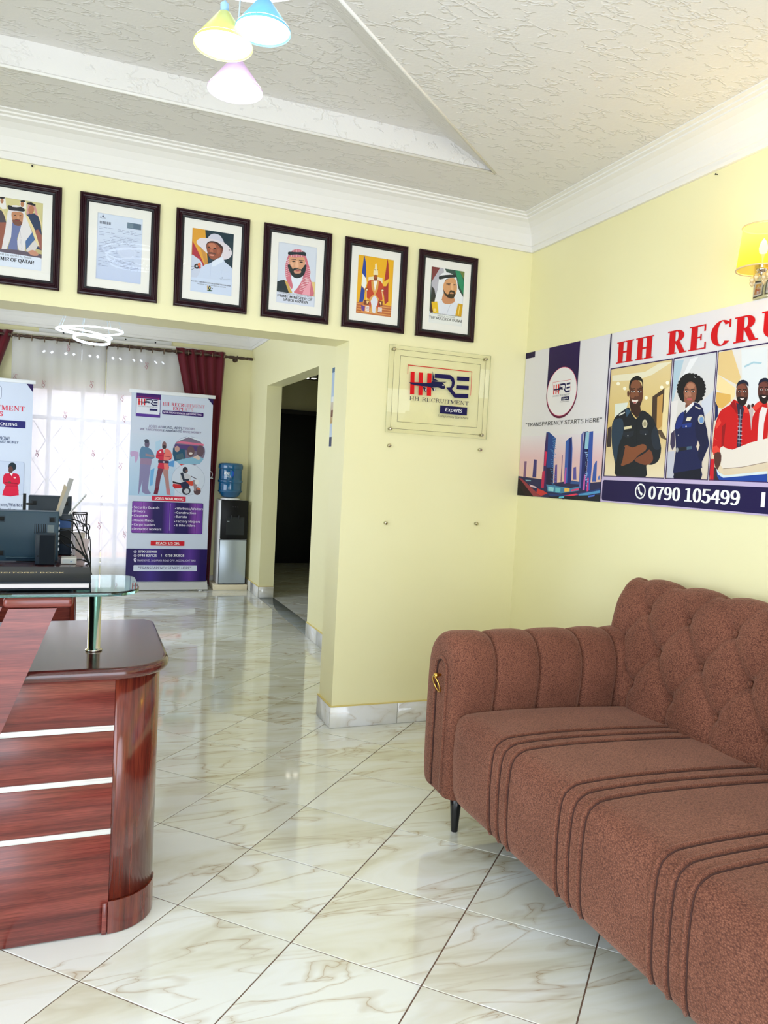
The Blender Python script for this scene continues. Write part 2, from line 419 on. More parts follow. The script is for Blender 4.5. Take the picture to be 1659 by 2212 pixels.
def clip(poly, x0, x1, y0, y1):
    for ax, lim, sg in ((0, x0, 1), (0, x1, -1), (1, y0, 1), (1, y1, -1)):
        out = []
        for i in range(len(poly)):
            a, b = poly[i], poly[(i+1) % len(poly)]; da, db = sg*(a[ax]-lim), sg*(b[ax]-lim)
            if da >= 0: out.append(a)
            if (da >= 0) != (db >= 0):
                t = da/(da-db); out.append((a[0]+(b[0]-a[0])*t, a[1]+(b[1]-a[1])*t))
        poly = out
        if len(poly) < 3: return []
    return poly
ROOMS = [(XL, X0, YR, Y0), (XL, X1, Y0, Y0B), (XL, X2, Y0B, YB), (X2+.16, 3.3, 4.2, 10.6)]
cand = []
for i in range(-30, 40):
    for j in range(-30, 40):
        c = TO+e1*((i+.5)*TS)+e2*((j+.5)*TS)
        if not (XL-.3 < c.x < 3.6 and YR-.3 < c.y < 10.9): continue
        cs = [c+e1*(a*TS/2)+e2*(b*TS/2) for a, b in ((-1, -1), (1, -1), (1, 1), (-1, 1))]
        poly = [(p.x, p.y) for p in cs]
        pieces = [q for q in (clip(poly, *r) for r in ROOMS) if q]
        ar = sum(abs(sum(q[k][0]*q[(k+1) % len(q)][1]-q[(k+1) % len(q)][0]*q[k][1] for k in range(len(q))))/2 for q in pieces)
        if ar < 1e-4: continue
        d = c-CAM; dep = d.dot(FW)
        px = (IMW/2+FPX*d.dot(RT)/dep, IMH/2-FPX*d.dot(UP)/dep) if dep > .1 else (9e9, 9e9)
        vis = -500 < px[0] < IMW+350 and 1000 < px[1] < IMH+700
        cand.append((c, pieces, ar, vis, d.length))
ins = [k for k in cand if k[3]]; ins.sort(key=lambda k: k[4]); chosen = set(id(k) for k in ins[:290])
rest = MB(); ntile = 0
for k in cand:
    c, pieces, ar, vis, dl = k
    full = ar > TS*TS*0.999
    if id(k) in chosen and full:
        t = bpy.data.objects.new('tile', tile_me); COL.objects.link(t); t.parent = floor; t.location = (c.x, c.y, random.uniform(-.0002, .0002)); ntile += 1
        continue
    cut = MB()
    for q in pieces:
        # pull the tile's own edges in by the joint, keep the cut edges
        q2 = []
        for p in q:
            u_ = (Vector((p[0], p[1], 0))-c).dot(e1); w_ = (Vector((p[0], p[1], 0))-c).dot(e2)
            u_ = max(-h, min(h, u_)); w_ = max(-h, min(h, w_)); r_ = c+e1*u_+e2*w_; q2.append((r_.x, r_.y))
        if abs(sum(q2[a][0]*q2[(a+1) % len(q2)][1]-q2[(a+1) % len(q2)][0]*q2[a][1] for a in range(len(q2)))) < 4e-5: continue
        (cut if id(k) in chosen else rest).prism([(p[0]-c.x, p[1]-c.y) for p in q2] if id(k) in chosen else q2, 'z', -.012, 0)
    if id(k) in chosen and cut.v:
        t = cut.obj('tile', tile_m, floor); t.location = (c.x, c.y, 0); ntile += 1
if rest.v: rest.obj('tiles_beyond', tile_m, floor, 'stuff')
sl = MB(); sl.box(X2+.003, X2+.157, 5.95, 7.765, -.012, 0.0005, .001); sl.obj('threshold_slab', sill_m, floor)
# ------------------------------------------------------------------ walls
def wallpoly(name, pts, axis, a, b, m, label): 
    w = MB(); w.prism(pts, axis, a, b); return struct(name, w, m, label)
wallpoly('wall_far', [(XL, 0), (XL+.02, 0), (XL+.02, ZB), (X1, ZB), (X1, 0), (X0, 0), (X0, 3.05), (XL, 3.05)], 'y', Y0, Y0B, wall_m, 'pale yellow wall with a wide opening, framed pictures above it')
wallpoly('wall_right', [(YR-.12, 0), (Y0B, 0), (Y0B, 3.05), (YR-.12, 3.05)], 'x', X0, X0+.15, wall_m, 'pale yellow wall behind the sofa')
def wall_hole(name, axis, a, b, s0, s1, z1, h0, h1, hz0, hz1, m, label):
    w = MB()
    if hz0 > 0: w.prism(_rect(s0, 0, s1, hz0), axis, a, b)
    w.prism(_rect(s0, hz1, s1, z1), axis, a, b); w.prism(_rect(s0, hz0, h0, hz1), axis, a, b); w.prism(_rect(h1, hz0, s1, hz1), axis, a, b)
    return struct(name, w, m, label)
wall_hole('wall_rear', 'y', YR-.12, YR, XL-.15, X0, 3.05, -.90, 1.50, 0.0, 2.36, wall_m, 'pale yellow wall with the entrance')
wall_hole('wall_left', 'x', XL-.15, XL, YR, Y0, 3.05, -.45, 1.95, 0.35, 2.35, wall_m, 'pale yellow side wall with a window')
wall_hole('wall_office_left', 'x', XL-.15, XL, Y0, YB+.18, 3.05, 4.9, 7.7, 0.6, 2.30, wall_m, 'pale yellow office wall with a window')
wallpoly('wall_office_right', [(Y0B, 0), (5.947, 0), (5.947, 2.173), (7.77, 2.173), (7.77, 0), (YB, 0), (YB, 3.05), (Y0B, 3.05)], 'x', X2, X2+.155, wall_m, 'pale yellow office wall with a doorway to the dark passage')
wl = MB(); WX0, WX1, WZ0, WZ1 = -0.62, 0.98, 0.25, 2.07
VZ0, VZ1 = 2.345, 2.475; VX0, VX1 = -0.445, 0.862
wl.prism(_rect(XL, 0, X2+.155, WZ0), 'y', YB, YB+.18); wl.prism(_rect(XL, WZ0, WX0, VZ0), 'y', YB, YB+.18); wl.prism(_rect(WX1, WZ0, X2+.155, VZ0), 'y', YB, YB+.18)
wl.prism(_rect(WX0, WZ1, WX1, VZ0), 'y', YB, YB+.18); wl.prism(_rect(XL, VZ0, VX0, VZ1), 'y', YB, YB+.18); wl.prism(_rect(VX1, VZ0, X2+.155, VZ1), 'y', YB, YB+.18); wl.prism(_rect(XL, VZ1, X2+.155, 3.05), 'y', YB, YB+.18)
wall_back = struct('wall_back', wl, wall_m, 'pale yellow window wall of the office')
# ventilation blocks with diamond holes above the window
vent_m = mat('vent_block_cement', (205, 196, 176), 0.8)
vx = [-.345, -.137, .095, .321, .5315, .7565]
edges = [VX0]+[(vx[i]+vx[i+1])/2 for i in range(5)]+[VX1]
for i, cx in enumerate(vx):
    w = MB(); xa, xb = edges[i]+.002, edges[i+1]-.002; zc_ = (VZ0+VZ1)/2; dx, dr = .0375, .027
    cols = [(xa, cx), (cx, xb)]
    for k, (ca, cb) in enumerate(cols):
        hc = cx+(-dx if k == 0 else dx)
        dia = [(hc, zc_-dr), (hc+dr, zc_), (hc, zc_+dr), (hc-dr, zc_)]
        crn = [(ca, VZ0+.001), (cb, VZ0+.001), (cb, VZ1-.001), (ca, VZ1-.001)]
        for y_ in (YB+.004, YB+.176):
            vs = [(p[0], y_, p[1]) for p in crn+dia]
            w.add(vs, [(0, 1, 5, 4), (1, 2, 6, 5), (2, 3, 7, 6), (3, 0, 4, 7)])
        w.add([(p[0], y_, p[1]) for y_ in (YB+.004, YB+.176) for p in dia], [(0, 1, 5, 4), (1, 2, 6, 5), (2, 3, 7, 6), (3, 0, 4, 7)])
    w.obj('vent_block', vent_m, wall_back)
# passage behind the doorway
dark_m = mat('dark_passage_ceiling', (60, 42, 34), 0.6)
for nm, bxs in (('wall_passage_right', (3.3, 3.42, 4.1, 10.72)),  ('wall_passage_near', (X2+.155, 3.3, 4.1, 4.2)), ('wall_passage_left', (X2+.035, X2+.155, YB+.18, 10.6)), ('wall_passage_far', (X2+.035, 3.3, 10.6, 10.72))):
    w = MB(); w.box(*bxs, 0, 2.6); struct(nm, w, wall_m, 'yellow wall of the dark passage')
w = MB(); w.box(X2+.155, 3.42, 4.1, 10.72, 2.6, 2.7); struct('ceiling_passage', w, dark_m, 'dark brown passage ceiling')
blk = mat('black_door', (7, 8, 12), 0.5)
d1 = thing('door_2', 'black closed door at the far end of the dark passage', 'door', (2.62, 10.58, 0)); d1['kind'] = 'structure'; del d1['category']
MB().box(1.96, 3.26, 10.545, 10.597, 0.004, 2.10, .004).obj('door_leaf', blk, d1)
fr = MB(); fr.box(1.9, 1.96, 10.53, 10.598, .002, 2.16); fr.box(3.26, 3.298, 10.53, 10.598, .002, 2.16); fr.box(1.96, 3.26, 10.53, 10.598, 2.10, 2.16); fr.obj('door_frame', mat('dark_door_frame', (40, 36, 34), .5), d1)
MB().lathe([(0, -.02), (.025, -.02), (.025, .01), (0, .02)], (2.5, 10.515, 1.02), 12, 'y').obj('door_handle', mat('dull_steel', (130, 130, 130), .35, .9), d1)
# ------------------------------------------------------------------ ceilings
A = (1.77, 3.265); Am = (-1.05, 3.265); C0 = (0.36, 2.03); Bq = (1.77, 0.795); Bm = (-1.05, 0.795)
cl = MB(); z = ZCEIL
P = lambda p, zz=z: (p[0], p[1], zz)
O1, O2, O3, O4 = (XL, YR), (X0, YR), (X0, Y0), (XL, Y0)
vs = [P(q) for q in (O1, O2, O3, O4, A, Am, C0, Bq, Bm)]
cl.add(vs, [(3, 2, 4, 5), (2, 1, 7, 6, 4), (1, 0, 8, 7), (0, 3, 5, 6, 8)])
ZR = 2.89
def recess(a, am, far):
    s_ = 1 if far else -1
    au, amu, cu_ = (a[0]-.264, a[1]-.012*s_), (am[0]+.264, am[1]-.012*s_), (C0[0], C0[1]+.182*s_)
    vs = [P(a), P(am), P(C0), P(au, ZR), P(amu, ZR), P(cu_, ZR)]
    fs = [(0, 3, 4, 1), (1, 4, 5, 2), (2, 5, 3, 0), (3, 5, 4)]
    cl.add(vs, fs if far else [f[::-1] for f in fs])
recess(A, Am, True); recess(Bq, Bm, False)
cl.box(XL, X0, YR, Y0, 2.93, 3.0)
ceil = struct('ceiling', cl, plaster_m, 'white textured plaster ceiling with recessed triangular panels')
bd = MB()
for a, b in ((A, C0), (Am, C0), (Bq, C0), (Bm, C0), (A, Am), (Bq, Bm)):
    bd.tube([(a[0], a[1], z+.001), (b[0], b[1], z+.001)], .007, 6)
bd.obj('recess_bead', cream_m, ceil)
w = MB(); w.box(XL, X2, Y0B, YB, 2.80, 2.9); struct('ceiling_office', w, cream_m, 'white office ceiling')
def cornice(name, x0, x1, y0, y1, prof, label):
    c = MB(); R = []
    for d, zz in prof: R.append([(x0+d, y0+d, zz), (x1-d, y0+d, zz), (x1-d, y1-d, zz), (x0+d, y1-d, zz)])
    for i in range(len(R)-1):
        for k in range(4):
            k2 = (k+1) % 4; c.add([R[i][k], R[i][k2], R[i+1][k2], R[i+1][k]], [(3, 2, 1, 0)])
    return struct(name, c, cream_m, label)
q = 0.0005
prof = [(q, ZC), (.014, ZC), (.018, ZC+.012), (.018, ZC+.028), (.024, ZC+.031), (.030, ZC+.055), (.042, ZC+.085), (.062, ZC+.112), (.088, ZC+.131), (.112, ZC+.140), (.112, ZC+.148), (.130, ZC+.150), (.130, ZC+.157), (.150, ZC+.159), (.150, ZCEIL+.002)]
cornice('trim_1', XL, X0, YR, Y0, prof, 'white stepped plaster cornice round the front room')
prof2 = [(d, zz+.012) for d, zz in prof[:-1]]+[(.15, 2.803)]
cornice('trim_2', XL, X2, Y0B, YB, prof2, 'white plaster cornice round the office')
# ------------------------------------------------------------------ skirting tiles
def skirting(name, pieces, label):
    root = bpy.data.objects.new(name, None); COL.objects.link(root); root['kind'] = 'structure'; root['label'] = label; root.empty_display_size = .05
    for (x0, x1, y0, y1) in pieces: MB().box(x0, x1, y0, y1, .001, .112, .0015, 1).obj('tile', skirt_m, root)
    c = MB()
    for (x0, x1, y0, y1) in pieces: c.box(x0-.0005, x1+.0005, y0+.001 if y1-y0 < .05 else y0, y1, .1125, .118)
    c.obj('paint_ridge', mat('ochre_paint_ridge', (226, 206, 130), .5), root)
    return root
SK = .011
ps = []; xx = X1-SK
for w_ in (.385, .40, .285): ps.append((xx+.0012, min(xx+w_, X0-.001)-.0012, Y0-SK, Y0-.0005)); xx += w_
ps.append((X1-SK, X1-.0005, Y0+.001, Y0B+SK))
skirting('baseboard_far', ps, 'pale marble skirting tiles at the foot of the pillar wall')
ps = []; yy = Y0-SK-.001
while yy > YR+.05: ps.append((X0-SK, X0-.0005, max(yy-.4, YR+.002)+.0012, yy-.0012)); yy -= .4
skirting('baseboard_right', ps, 'pale marble skirting tiles behind the sofa')
ps = []; yy = 5.947
for w_ in (.30, .40, .40, .40, .40):
    ps.append((X2-SK, X2-.0005, max(yy-w_, Y0B+SK+.002)+.0012, yy-.0012)); yy -= w_
ps += [(X2+.001, X2+.155, 5.9475, 5.947+SK), (X2+.001, X2+.155, 7.77-SK, 7.7695), (X2-SK, X2-.0005, 7.77-SK, 8.13), (X2-SK, X2-.0005, 8.133, YB-.013)]
skirting('baseboard_office', ps, 'pale marble skirting tiles beside the passage doorway')
ps = [(XL+.01+.4*i, XL+.408+.4*i, YB-SK, YB-.0005) for i in range(8)]
skirting('baseboard_back', ps, 'pale marble skirting tiles under the curtained window')
# ------------------------------------------------------------------ curtained window with burglar bars
steel_w = mat('white_window_steel', (225, 225, 225), 0.4); glass_w = bpy.data.materials.new('clear_glass'); glass_w.use_nodes = True
def thin_glass(m, tint=(255, 255, 255), refl=0.045, rough=0.0):
    N, L = m.node_tree.nodes, m.node_tree.links
    out = N['Material Output']; N.remove(N['Principled BSDF'])
    t = N.new('ShaderNodeBsdfTransparent'); t.inputs[0].default_value = lin(tint); g = N.new('ShaderNodeBsdfGlossy'); g.inputs['Roughness'].default_value = rough
    lw = N.new('ShaderNodeLayerWeight'); lw.inputs[0].default_value = .5
    pw = N.new('ShaderNodeMath'); pw.operation = 'POWER'; L.new(lw.outputs['Facing'], pw.inputs[0]); pw.inputs[1].default_value = 5.0
    ma = N.new('ShaderNodeMath'); ma.operation = 'MULTIPLY_ADD'; L.new(pw.outputs[0], ma.inputs[0]); ma.inputs[1].default_value = .95; ma.inputs[2].default_value = refl
    x = N.new('ShaderNodeMixShader'); L.new(ma.outputs[0], x.inputs[0]); L.new(t.outputs[0], x.inputs[1]); L.new(g.outputs[0], x.inputs[2]); L.new(x.outputs[0], out.inputs[0])
thin_glass(glass_w)
win = bpy.data.objects.new('window_1', None); COL.objects.link(win); win.location = ((WX0+WX1)/2, YB+.09, WZ0); win['kind'] = 'structure'; win['label'] = 'white steel window with diamond burglar bars behind the net curtain'
f_ = MB(); yf = YB+.10
for a in (WX0+.02, -.32, .0, .36, .66, WX1-.02): f_.box(a-.02, a+.02, yf-.02, yf+.02, WZ0, WZ1)
for a in (WZ0+.02, .86, 1.74, WZ1-.02): f_.box(WX0, WX1, yf-.019, yf+.019, a-.02, a+.02)
f_.obj('window_frame', steel_w, win)
xs = [WX0+.02, -.32, .0, .36, .66, WX1-.02]
for a, b in zip(xs[:-1], xs[1:]):
    for z0_, z1_ in ((WZ0+.04, .84), (.88, 1.72), (1.76, WZ1-.04)): MB().box(a+.02, b-.02, yf-.002, yf+.002, z0_, z1_).obj('pane', glass_w, win)
bar_m = mat('grey_bar_steel', (150, 150, 160), .5)
for a, b in zip(xs[:-1], xs[1:]):
    m_ = (a+b)/2
    for z0_ in (.32, .9, 1.3):
        g = MB(); g.tube([(a+.02, YB+.05, z0_+.2), (m_, YB+.05, z0_+.4), (b-.02, YB+.05, z0_+.2), (m_, YB+.05, z0_)], .006, 6, closed=True); g.obj('burglar_bar', bar_m, win)
MB().box(WX0-.03, WX1+.03, YB-.035, YB+.06, WZ0-.03, WZ0-.001, .004).obj('window_sill', cream_m, win)
# outside the window: yard and the neighbour's brick wall
w = MB(); w.box(-6, 8, 10.75, 20, -.3, -.15); struct('floor_yard', w, mat('red_earth_yard', (196, 148, 118), .9), 'red earth yard outside the window')
nb = thing('boundary_wall', 'pale terracotta boundary wall seen faintly through the net curtain', 'wall', (0, 13.1, -.15)); nb['kind'] = 'structure'; del nb['category']
MB().box(-6, 8, 13.0, 13.2, -.15, 2.42).obj('wall_body', mat('terracotta_wall', (222, 214, 220), .9), nb); MB().box(-6, 8, 12.96, 13.24, 2.421, 2.50).obj('coping', mat('coping_cement', (200, 190, 180), .9), nb)
# ------------------------------------------------------------------ furniture materials
fab = mat('brown_chenille', (121, 78, 65), 0.92, spec=0.2, sheen=0.35)
v = coords(fab, (1, 1, 1)); N, L, B = nodes_of(fab)
B.inputs['Sheen Roughness'].default_value = .45; B.inputs['Sheen Tint'].default_value = lin((235, 190, 170))
vo = N.new('ShaderNodeTexVoronoi'); vo.inputs['Scale'].default_value = 340; vo.inputs['Randomness'].default_value = .85; mp2 = N.new('ShaderNodeMapping'); mp2.inputs['Scale'].default_value = (1, .5, .75); mp2.inputs['Rotation'].default_value = (.35, .1, .5); L.new(v, mp2.inputs[0]); L.new(mp2.outputs[0], vo.inputs['Vector'])
c1 = ramp(fab, vo.outputs['Distance'], [(0.0, (166, 115, 94)), (0.4, (130, 84, 67)), (0.9, (86, 52, 43))])
c2 = ramp(fab, noise(fab, v, 5.5, 4, .6), [(0.3, (222, 214, 210)), (0.7, (255, 250, 248))])
setc(fab, mixc(fab, 1.0, c1, c2)); bump(fab, mathn(fab, 'MULTIPLY', vo.outputs['Distance'], -1.0), 0.45, 0.003)
fab_dark = mat('sofa_stitching', (66, 38, 32), 0.95)
brass = mat('polished_brass', (226, 184, 92), 0.18, 1.0)
black_lac = mat('black_lacquer', (14, 15, 18), 0.25)
# ------------------------------------------------------------------ sofa along the right wall
YE, YN = 2.735, 0.36                                       # far and near outer sides
sofa = thing('sofa', 'brown fabric sofa with buttoned back, channelled arm and brass ring', 'sofa', (1.8, 1.55, 0))
def arclen(pr):
    s_ = [0.0]
    for a, b in zip(pr[:-1], pr[1:]): s_.append(s_[-1]+math.hypot(b[0]-a[0], b[1]-a[1]))
    return s_
def resample(pr, step):
    s_ = arclen(pr); n = max(2, int(s_[-1]/step)); out = []
    for i in range(n+1):
        t = s_[-1]*i/n; k = 0
        while k < len(s_)-2 and s_[k+1] < t: k += 1
        f = (t-s_[k])/(s_[k+1]-s_[k]); out.append((pr[k][0]+(pr[k+1][0]-pr[k][0])*f, pr[k][1]+(pr[k+1][1]-pr[k][1])*f))
    return out
def normals(pr):
    o = []
    for i in range(len(pr)):
        a, b = pr[max(i-1, 0)], pr[min(i+1, len(pr)-1)]; d = (b[0]-a[0], b[1]-a[1]); l = math.hypot(*d) or 1
        o.append((-d[1]/l, d[0]/l))
    return o
# seat
sp = resample(catmull([(1.36, .150), (1.325, .156), (1.306, .20), (1.299, .30), (1.300, .39), (1.309, .456), (1.337, .484), (1.385, .493), (1.55, .496), (1.8, .489), (2.09, .474)], 5, False), .022)
sn = normals(sp)
seams = [g+d for g in (2.137, 1.747, 1.350, .955) for d in (.057, 0, -.057)]+[.60]
ys = set(); y = .62
while y < 2.49: ys.add(round(y, 4)); y += .03
for s_ in seams:
    for d in (-.02, -.012, -.007, -.003, 0, .003, .007, .012, .02): ys.add(round(s_+d, 4))
ys = sorted(a for a in ys if .60 <= a <= 2.488)
G = []
for y in ys:
    row = []
    d = 0
    for s_ in seams:
        d += -.004*math.exp(-((y-s_+.0055)/.004)**2)+.002*math.exp(-((y-s_-.003)/.008)**2)
    e = min(y-.60, 2.488-y); d -= .012*math.exp(-(e/.03)**2)
    for (p, n_) in zip(sp, sn): row.append((p[0]+n_[0]*d, y, p[1]+n_[1]*d))
    G.append(row)
b = MB(); b.grid(G, flip=True); seat = b.obj('seat', fab, sofa)
for s_ in seams[:-1]:
    MB().tube([(p[0]+n_[0]*.0022, s_+.003, p[1]+n_[1]*.0022) for p, n_ in zip(sp[2:-2], sn[2:-2])], .0052, 6).obj('piping', fab, seat)
    MB().tube([(p[0]-n_[0]*.0024, s_-.0052, p[1]-n_[1]*.0024) for p, n_ in zip(sp[2:-2], sn[2:-2])], .0026, 5).obj('stitch_line', fab_dark, seat)
# buttoned back
bp = resample(catmull([(2.075, .42), (2.045, .47), (2.045, .55), (2.062, .65), (2.083, .75), (2.103, .84), (2.125, .905), (2.155, .955), (2.195, .978), (2.235, .970), (2.263, .935), (2.275, .86), (2.278, .6), (2.278, .18)], 5, False), .0125)
bs = arclen(bp)
def s_at(zz):
    for i in range(1, len(bp)):
        if bp[i][1] >= zz: return bs[i]
rows = [(s_at(.565), 2.44), (s_at(.712), 2.55), (s_at(.865), 2.44), (s_at(.865)+.165, 2.55)]
PIT = .2175; BUT = []
for s_, y0_ in rows:
    for k in range(-1, 11):
        yy = y0_-k*PIT
        if .48 < yy < 2.60: BUT.append((yy, s_))
BY0, BY1 = .42, 2.655
CRE = []
for r in range(3):
    for (y1_, s1_) in [q for q in BUT if q[1] == rows[r][0]]:
        for (y2_, s2_) in [q for q in BUT if q[1] == rows[r+1][0]]:
            if abs(abs(y2_-y1_)-PIT/2) < .02: CRE.append((y1_, s1_, y2_, s2_))
for (y1_, s1_) in [q for q in BUT if q[1] == rows[0][0]]: CRE.append((y1_, s1_, y1_, s1_-.2))
for (y1_, s1_) in [q for q in BUT if q[1] == rows[3][0]]: CRE.append((y1_, s1_, y1_, s1_+.09))
def segd(y, s, c):
    ay, as_, by, bs_ = c; dy, ds = by-ay, bs_-as_; t = max(0, min(1, ((y-ay)*dy+(s-as_)*ds)/(dy*dy+ds*ds)))
    return math.hypot(y-ay-dy*t, s-as_-ds*t)
bn = normals(bp); G = []; ny = 190
for i in range(ny+1):
    y = BY0+(BY1-BY0)*i/ny; row = []
    e = min(y-BY0, BY1-y); R_ = .085
    pull = (1-math.sqrt(max(0, 1-(1-e/R_)**2))) if e < R_ else 0
    cl_ = [c for c in CRE if min(c[0], c[2])-.12 < y < max(c[0], c[2])+.12]; bl_ = [q for q in BUT if abs(q[0]-y) < .14]
    for p, n_, s_ in zip(bp, bn, bs):
        d = 0.0
        if s_ < rows[3][0]+.12:
            dc = min([segd(y, s_, c) for c in cl_] or [9]); db = min([math.hypot(y-q[0], s_-q[1]) for q in bl_] or [9])
            kt = 1.0 if s_ < rows[2][0]+.02 else max(.3, 1-(s_-rows[2][0]-.02)/.08)
            d = kt*.012*min(1, (dc/.075))**.7 - kt*.010*math.exp(-(dc/.007)**2) - .026*math.exp(-(db/.022)**2)-.010*math.exp(-(db/.05)**2)
        cx, cz = 2.17, .62
        x_ = p[0]+n_[0]*d; z_ = p[1]+n_[1]*d
        x_ = x_+(2.20-x_)*pull*.75; z_ = z_-(max(0, z_-.6))*pull*.30
        row.append((x_, y, z_))
    G.append(row)
b = MB(); b.grid(G, flip=True)
for k, fl_ in ((0, False), (-1, True)):
    rim = G[k]; n0 = len(b.v); cc = (sum(p[0] for p in rim)/len(rim), rim[0][1]+(-.004 if k == 0 else .004), .6)
    b.add([cc]+rim, [((0, j, j+1) if not fl_ else (0, j+1, j)) for j in range(1, len(rim))], True)
back = b.obj('backrest', fab, sofa)
for (yy, ss) in BUT:
    if ss > rows[3][0]-.01: continue
    i = min(range(len(bs)), key=lambda k: abs(bs[k]-ss)); p, n_ = bp[i], bn[i]
    c = Vector((p[0]-n_[0]*.026, yy, p[1]-n_[1]*.026)); bt = MB(); rr = [(0.0105, 0), (.0095, .003), (.006, .0055), (0, .0065)]
    vs = []; nn = Vector((n_[0], 0, n_[1])); t1 = Vector((0, 1, 0)); t2 = nn.cross(t1)
    for r_, hh_ in rr:
        for j in range(10): vs.append(c+nn*hh_+t1*(r_*math.cos(2*PI*j/10))+t2*(r_*math.sin(2*PI*j/10)))
    bt.add(vs, [(i2*10+j, i2*10+(j+1) % 10, (i2+1)*10+(j+1) % 10, (i2+1)*10+j) for i2 in range(3) for j in range(10)], True)
    bt.obj('button', fab, back)
# arms
ap = resample(catmull([(2.50, .150), (2.493, .20), (2.494, .40), (2.495, .48), (2.484, .56), (2.482, .63), (2.494, .69), (2.528, .738), (2.585, .758), (2.645, .748), (2.695, .712), (2.724, .65), (2.733, .55), (2.735, .40), (2.733, .26), (2.722, .18), (2.69, .150), (2.62, .148)], 5, False), .016)
an = normals(ap); AX = [1.30, 1.302, 1.308, 1.318, 1.332, 1.35, 1.375, 1.40]; x = 1.42
while x < 2.28: AX.append(round(x, 4)); x += .0125
ASE = [1.478, 1.668, 1.866, 2.03]
for s_ in ASE: AX += [s_-.006, s_-.003, s_, s_+.003, s_+.006]
AX = sorted(set(AX))
def arm(mirror):
    f = (lambda y: (YE+YN-y)) if mirror else (lambda y: y)
    G = []
    for x in AX:
        d = 0
        if x < 2.1:
            dm = min(abs(x-s_) for s_ in ASE); d = .010*min(1, dm/.06)**.6-.016*math.exp(-(dm/.006)**2)
        e = x-1.30
        if e < .05: d -= .045*(1-math.sqrt(max(0, 1-(1-e/.05)**2)))
        row = []
        for i, (p, n_) in enumerate(zip(ap, an)):
            k = 1.0 if p[1] > .2 else .3
            outer = 1.0 if (p[0] < 2.66 or p[1] > .74) else .35
            row.append((x, f(p[0]+n_[0]*d*(outer if x > 1.35 else 1)), max(.148, p[1]+n_[1]*d*k)))
        G.append(row)
    b = MB(); b.grid(G, flip=not mirror)
    a = b.obj('arm', fab, sofa)
    # padded front facing with a narrow pleated inset
    rim = G[0]+[G[0][0]]; c = MB()
    xs_ = [(1.30, 1.0), (1.2975, .93), (1.297, .7), (1.297, .3)]
    cy, cz = f(2.605), .45; rings = []
    for (xx_, k) in xs_: rings.append([(xx_, cy+(p[1]-cy)*k, cz+(p[2]-cz)*k) for p in rim])
    c.grid([r for r in rings], flip=mirror)
    c.add([(1.297, cy, cz)]+rings[-1], [((0, j+1, j) if not mirror else (0, j, j+1)) for j in range(1, len(rings[-1]))], True)
    c.obj('arm_front', fab, a)
    pl = MB(); path = [(1.2955, f(2.635), .165), (1.2935, f(2.633), .35), (1.2935, f(2.632), .60)]+[(1.2935, f(2.585)+(.047 if not mirror else -.047)*math.cos(t), .625+.047*math.sin(t)) for t in [PI*i/8 for i in range(9)]]+[(1.2935, f(2.538), .60), (1.2935, f(2.540), .35), (1.2955, f(2.545), .165)]
    pl.tube(path, .007, 6); pl.obj('arm_welt', fab, a)
    MB().tube([(p[0]+.001, p[1]+(-.010 if (p[1]-f(2.585)) > 0 else .010), p[2]-(.008 if p[2] > .6 else 0)) for p in path], .0025, 5).obj('stitch_line', fab_dark, a)
    rg = MB(); cyr, czr = f(2.598), .565
    rg.tube([(1.283-.012*math.cos(t), cyr+.024*math.sin(t), czr+.030*math.cos(t)) for t in [2*PI*i/24 for i in range(24)]], .0032, 8, closed=True); r_ = rg.obj('ring_pull', brass, a); r_['label'] = 'brass ring pull on the arm front'
    kb = MB(); kb.lathe([(0, -.030), (.007, -.029), (.0105, -.022), (.009, -.014), (.005, -.010), (.005, .006)], (1.297, cyr-(.006 if not mirror else -.006), czr+.036), 14, 'x'); kb.obj('ring_knob', brass, a)
    return a
arm(False); arm(True)
MB().box(1.37, 2.26, YN+.05, YE-.05, .152, .175).obj('base', mat('sofa_underside', (40, 30, 28), .9), sofa)
MB().box(2.262, 2.283, YN+.02, YE-.02, .135, .80, .006).obj('back_panel', fab, sofa)
for (lx, ly) in ((1.372, 2.555), (1.372, .54), (2.20, 2.60), (2.20, .50)):
    MB().lathe([(.013, 0), (.0135, .004), (.020, .09), (.0250, .151), (0, .151)], (lx, ly, 0.0), 16).obj('leg', black_lac, sofa)
# ------------------------------------------------------------------ reception counter
def wood(name, c_light, c_mid, c_dark, axis='x', rough=.28, coat=.35):
    m = mat(name, c_mid, rough, spec=.5, coat=coat)
    N, L, B = nodes_of(m); B.inputs['Coat Roughness'].default_value = .12
    sc = {'x': (1.0, 20, 30), 'z': (26, 26, 1.0), 'y': (26, 1.0, 20)}[axis]
    vv = coords(m, sc, (0, 0, 0), 11.0)
    n1 = noise(m, vv, 1.5, 6, .60, .7)
    n2 = noise(m, vv, 14, 4, .6, .4)
    base = ramp(m, n1, [(.28, c_dark), (.48, c_mid), (.70, c_light)])
    setc(m, mixc(m, .55, base, ramp(m, n2, [(.35, (150, 130, 125)), (.6, (255, 255, 255))]))); return m
mah = wood('mahogany_laminate', (150, 72, 62), (120, 48, 42), (86, 30, 28), 'x')
mah_v = wood('mahogany_upright_grain', (140, 62, 40), (104, 38, 28), (66, 22, 18), 'z', .18, .6)
mah_top = wood('mahogany_counter_top', (104, 50, 44), (82, 34, 31), (58, 24, 23), 'x', .16, .6)
strip_m = mat('white_metal_strip', (236, 236, 236), .22, .35)
chrome = mat('brushed_chrome', (205, 200, 192), .16, 1.0)
CX, CY, CR, CL = .11, 2.25, .13, -1.45
ctr = thing('reception_counter', 'mahogany reception counter with white strips, rounded end and raised glass shelf', 'counter', (-.55, 2.6, 0))
for (z0_, z1_) in ((.004, .293), (.309, .442), (.458, .592), (.608, .742)):
    MB().box(CL, CX-.0006, CY, CY+.02, z0_, z1_, .0015, 1).obj('front_panel', mah, ctr)
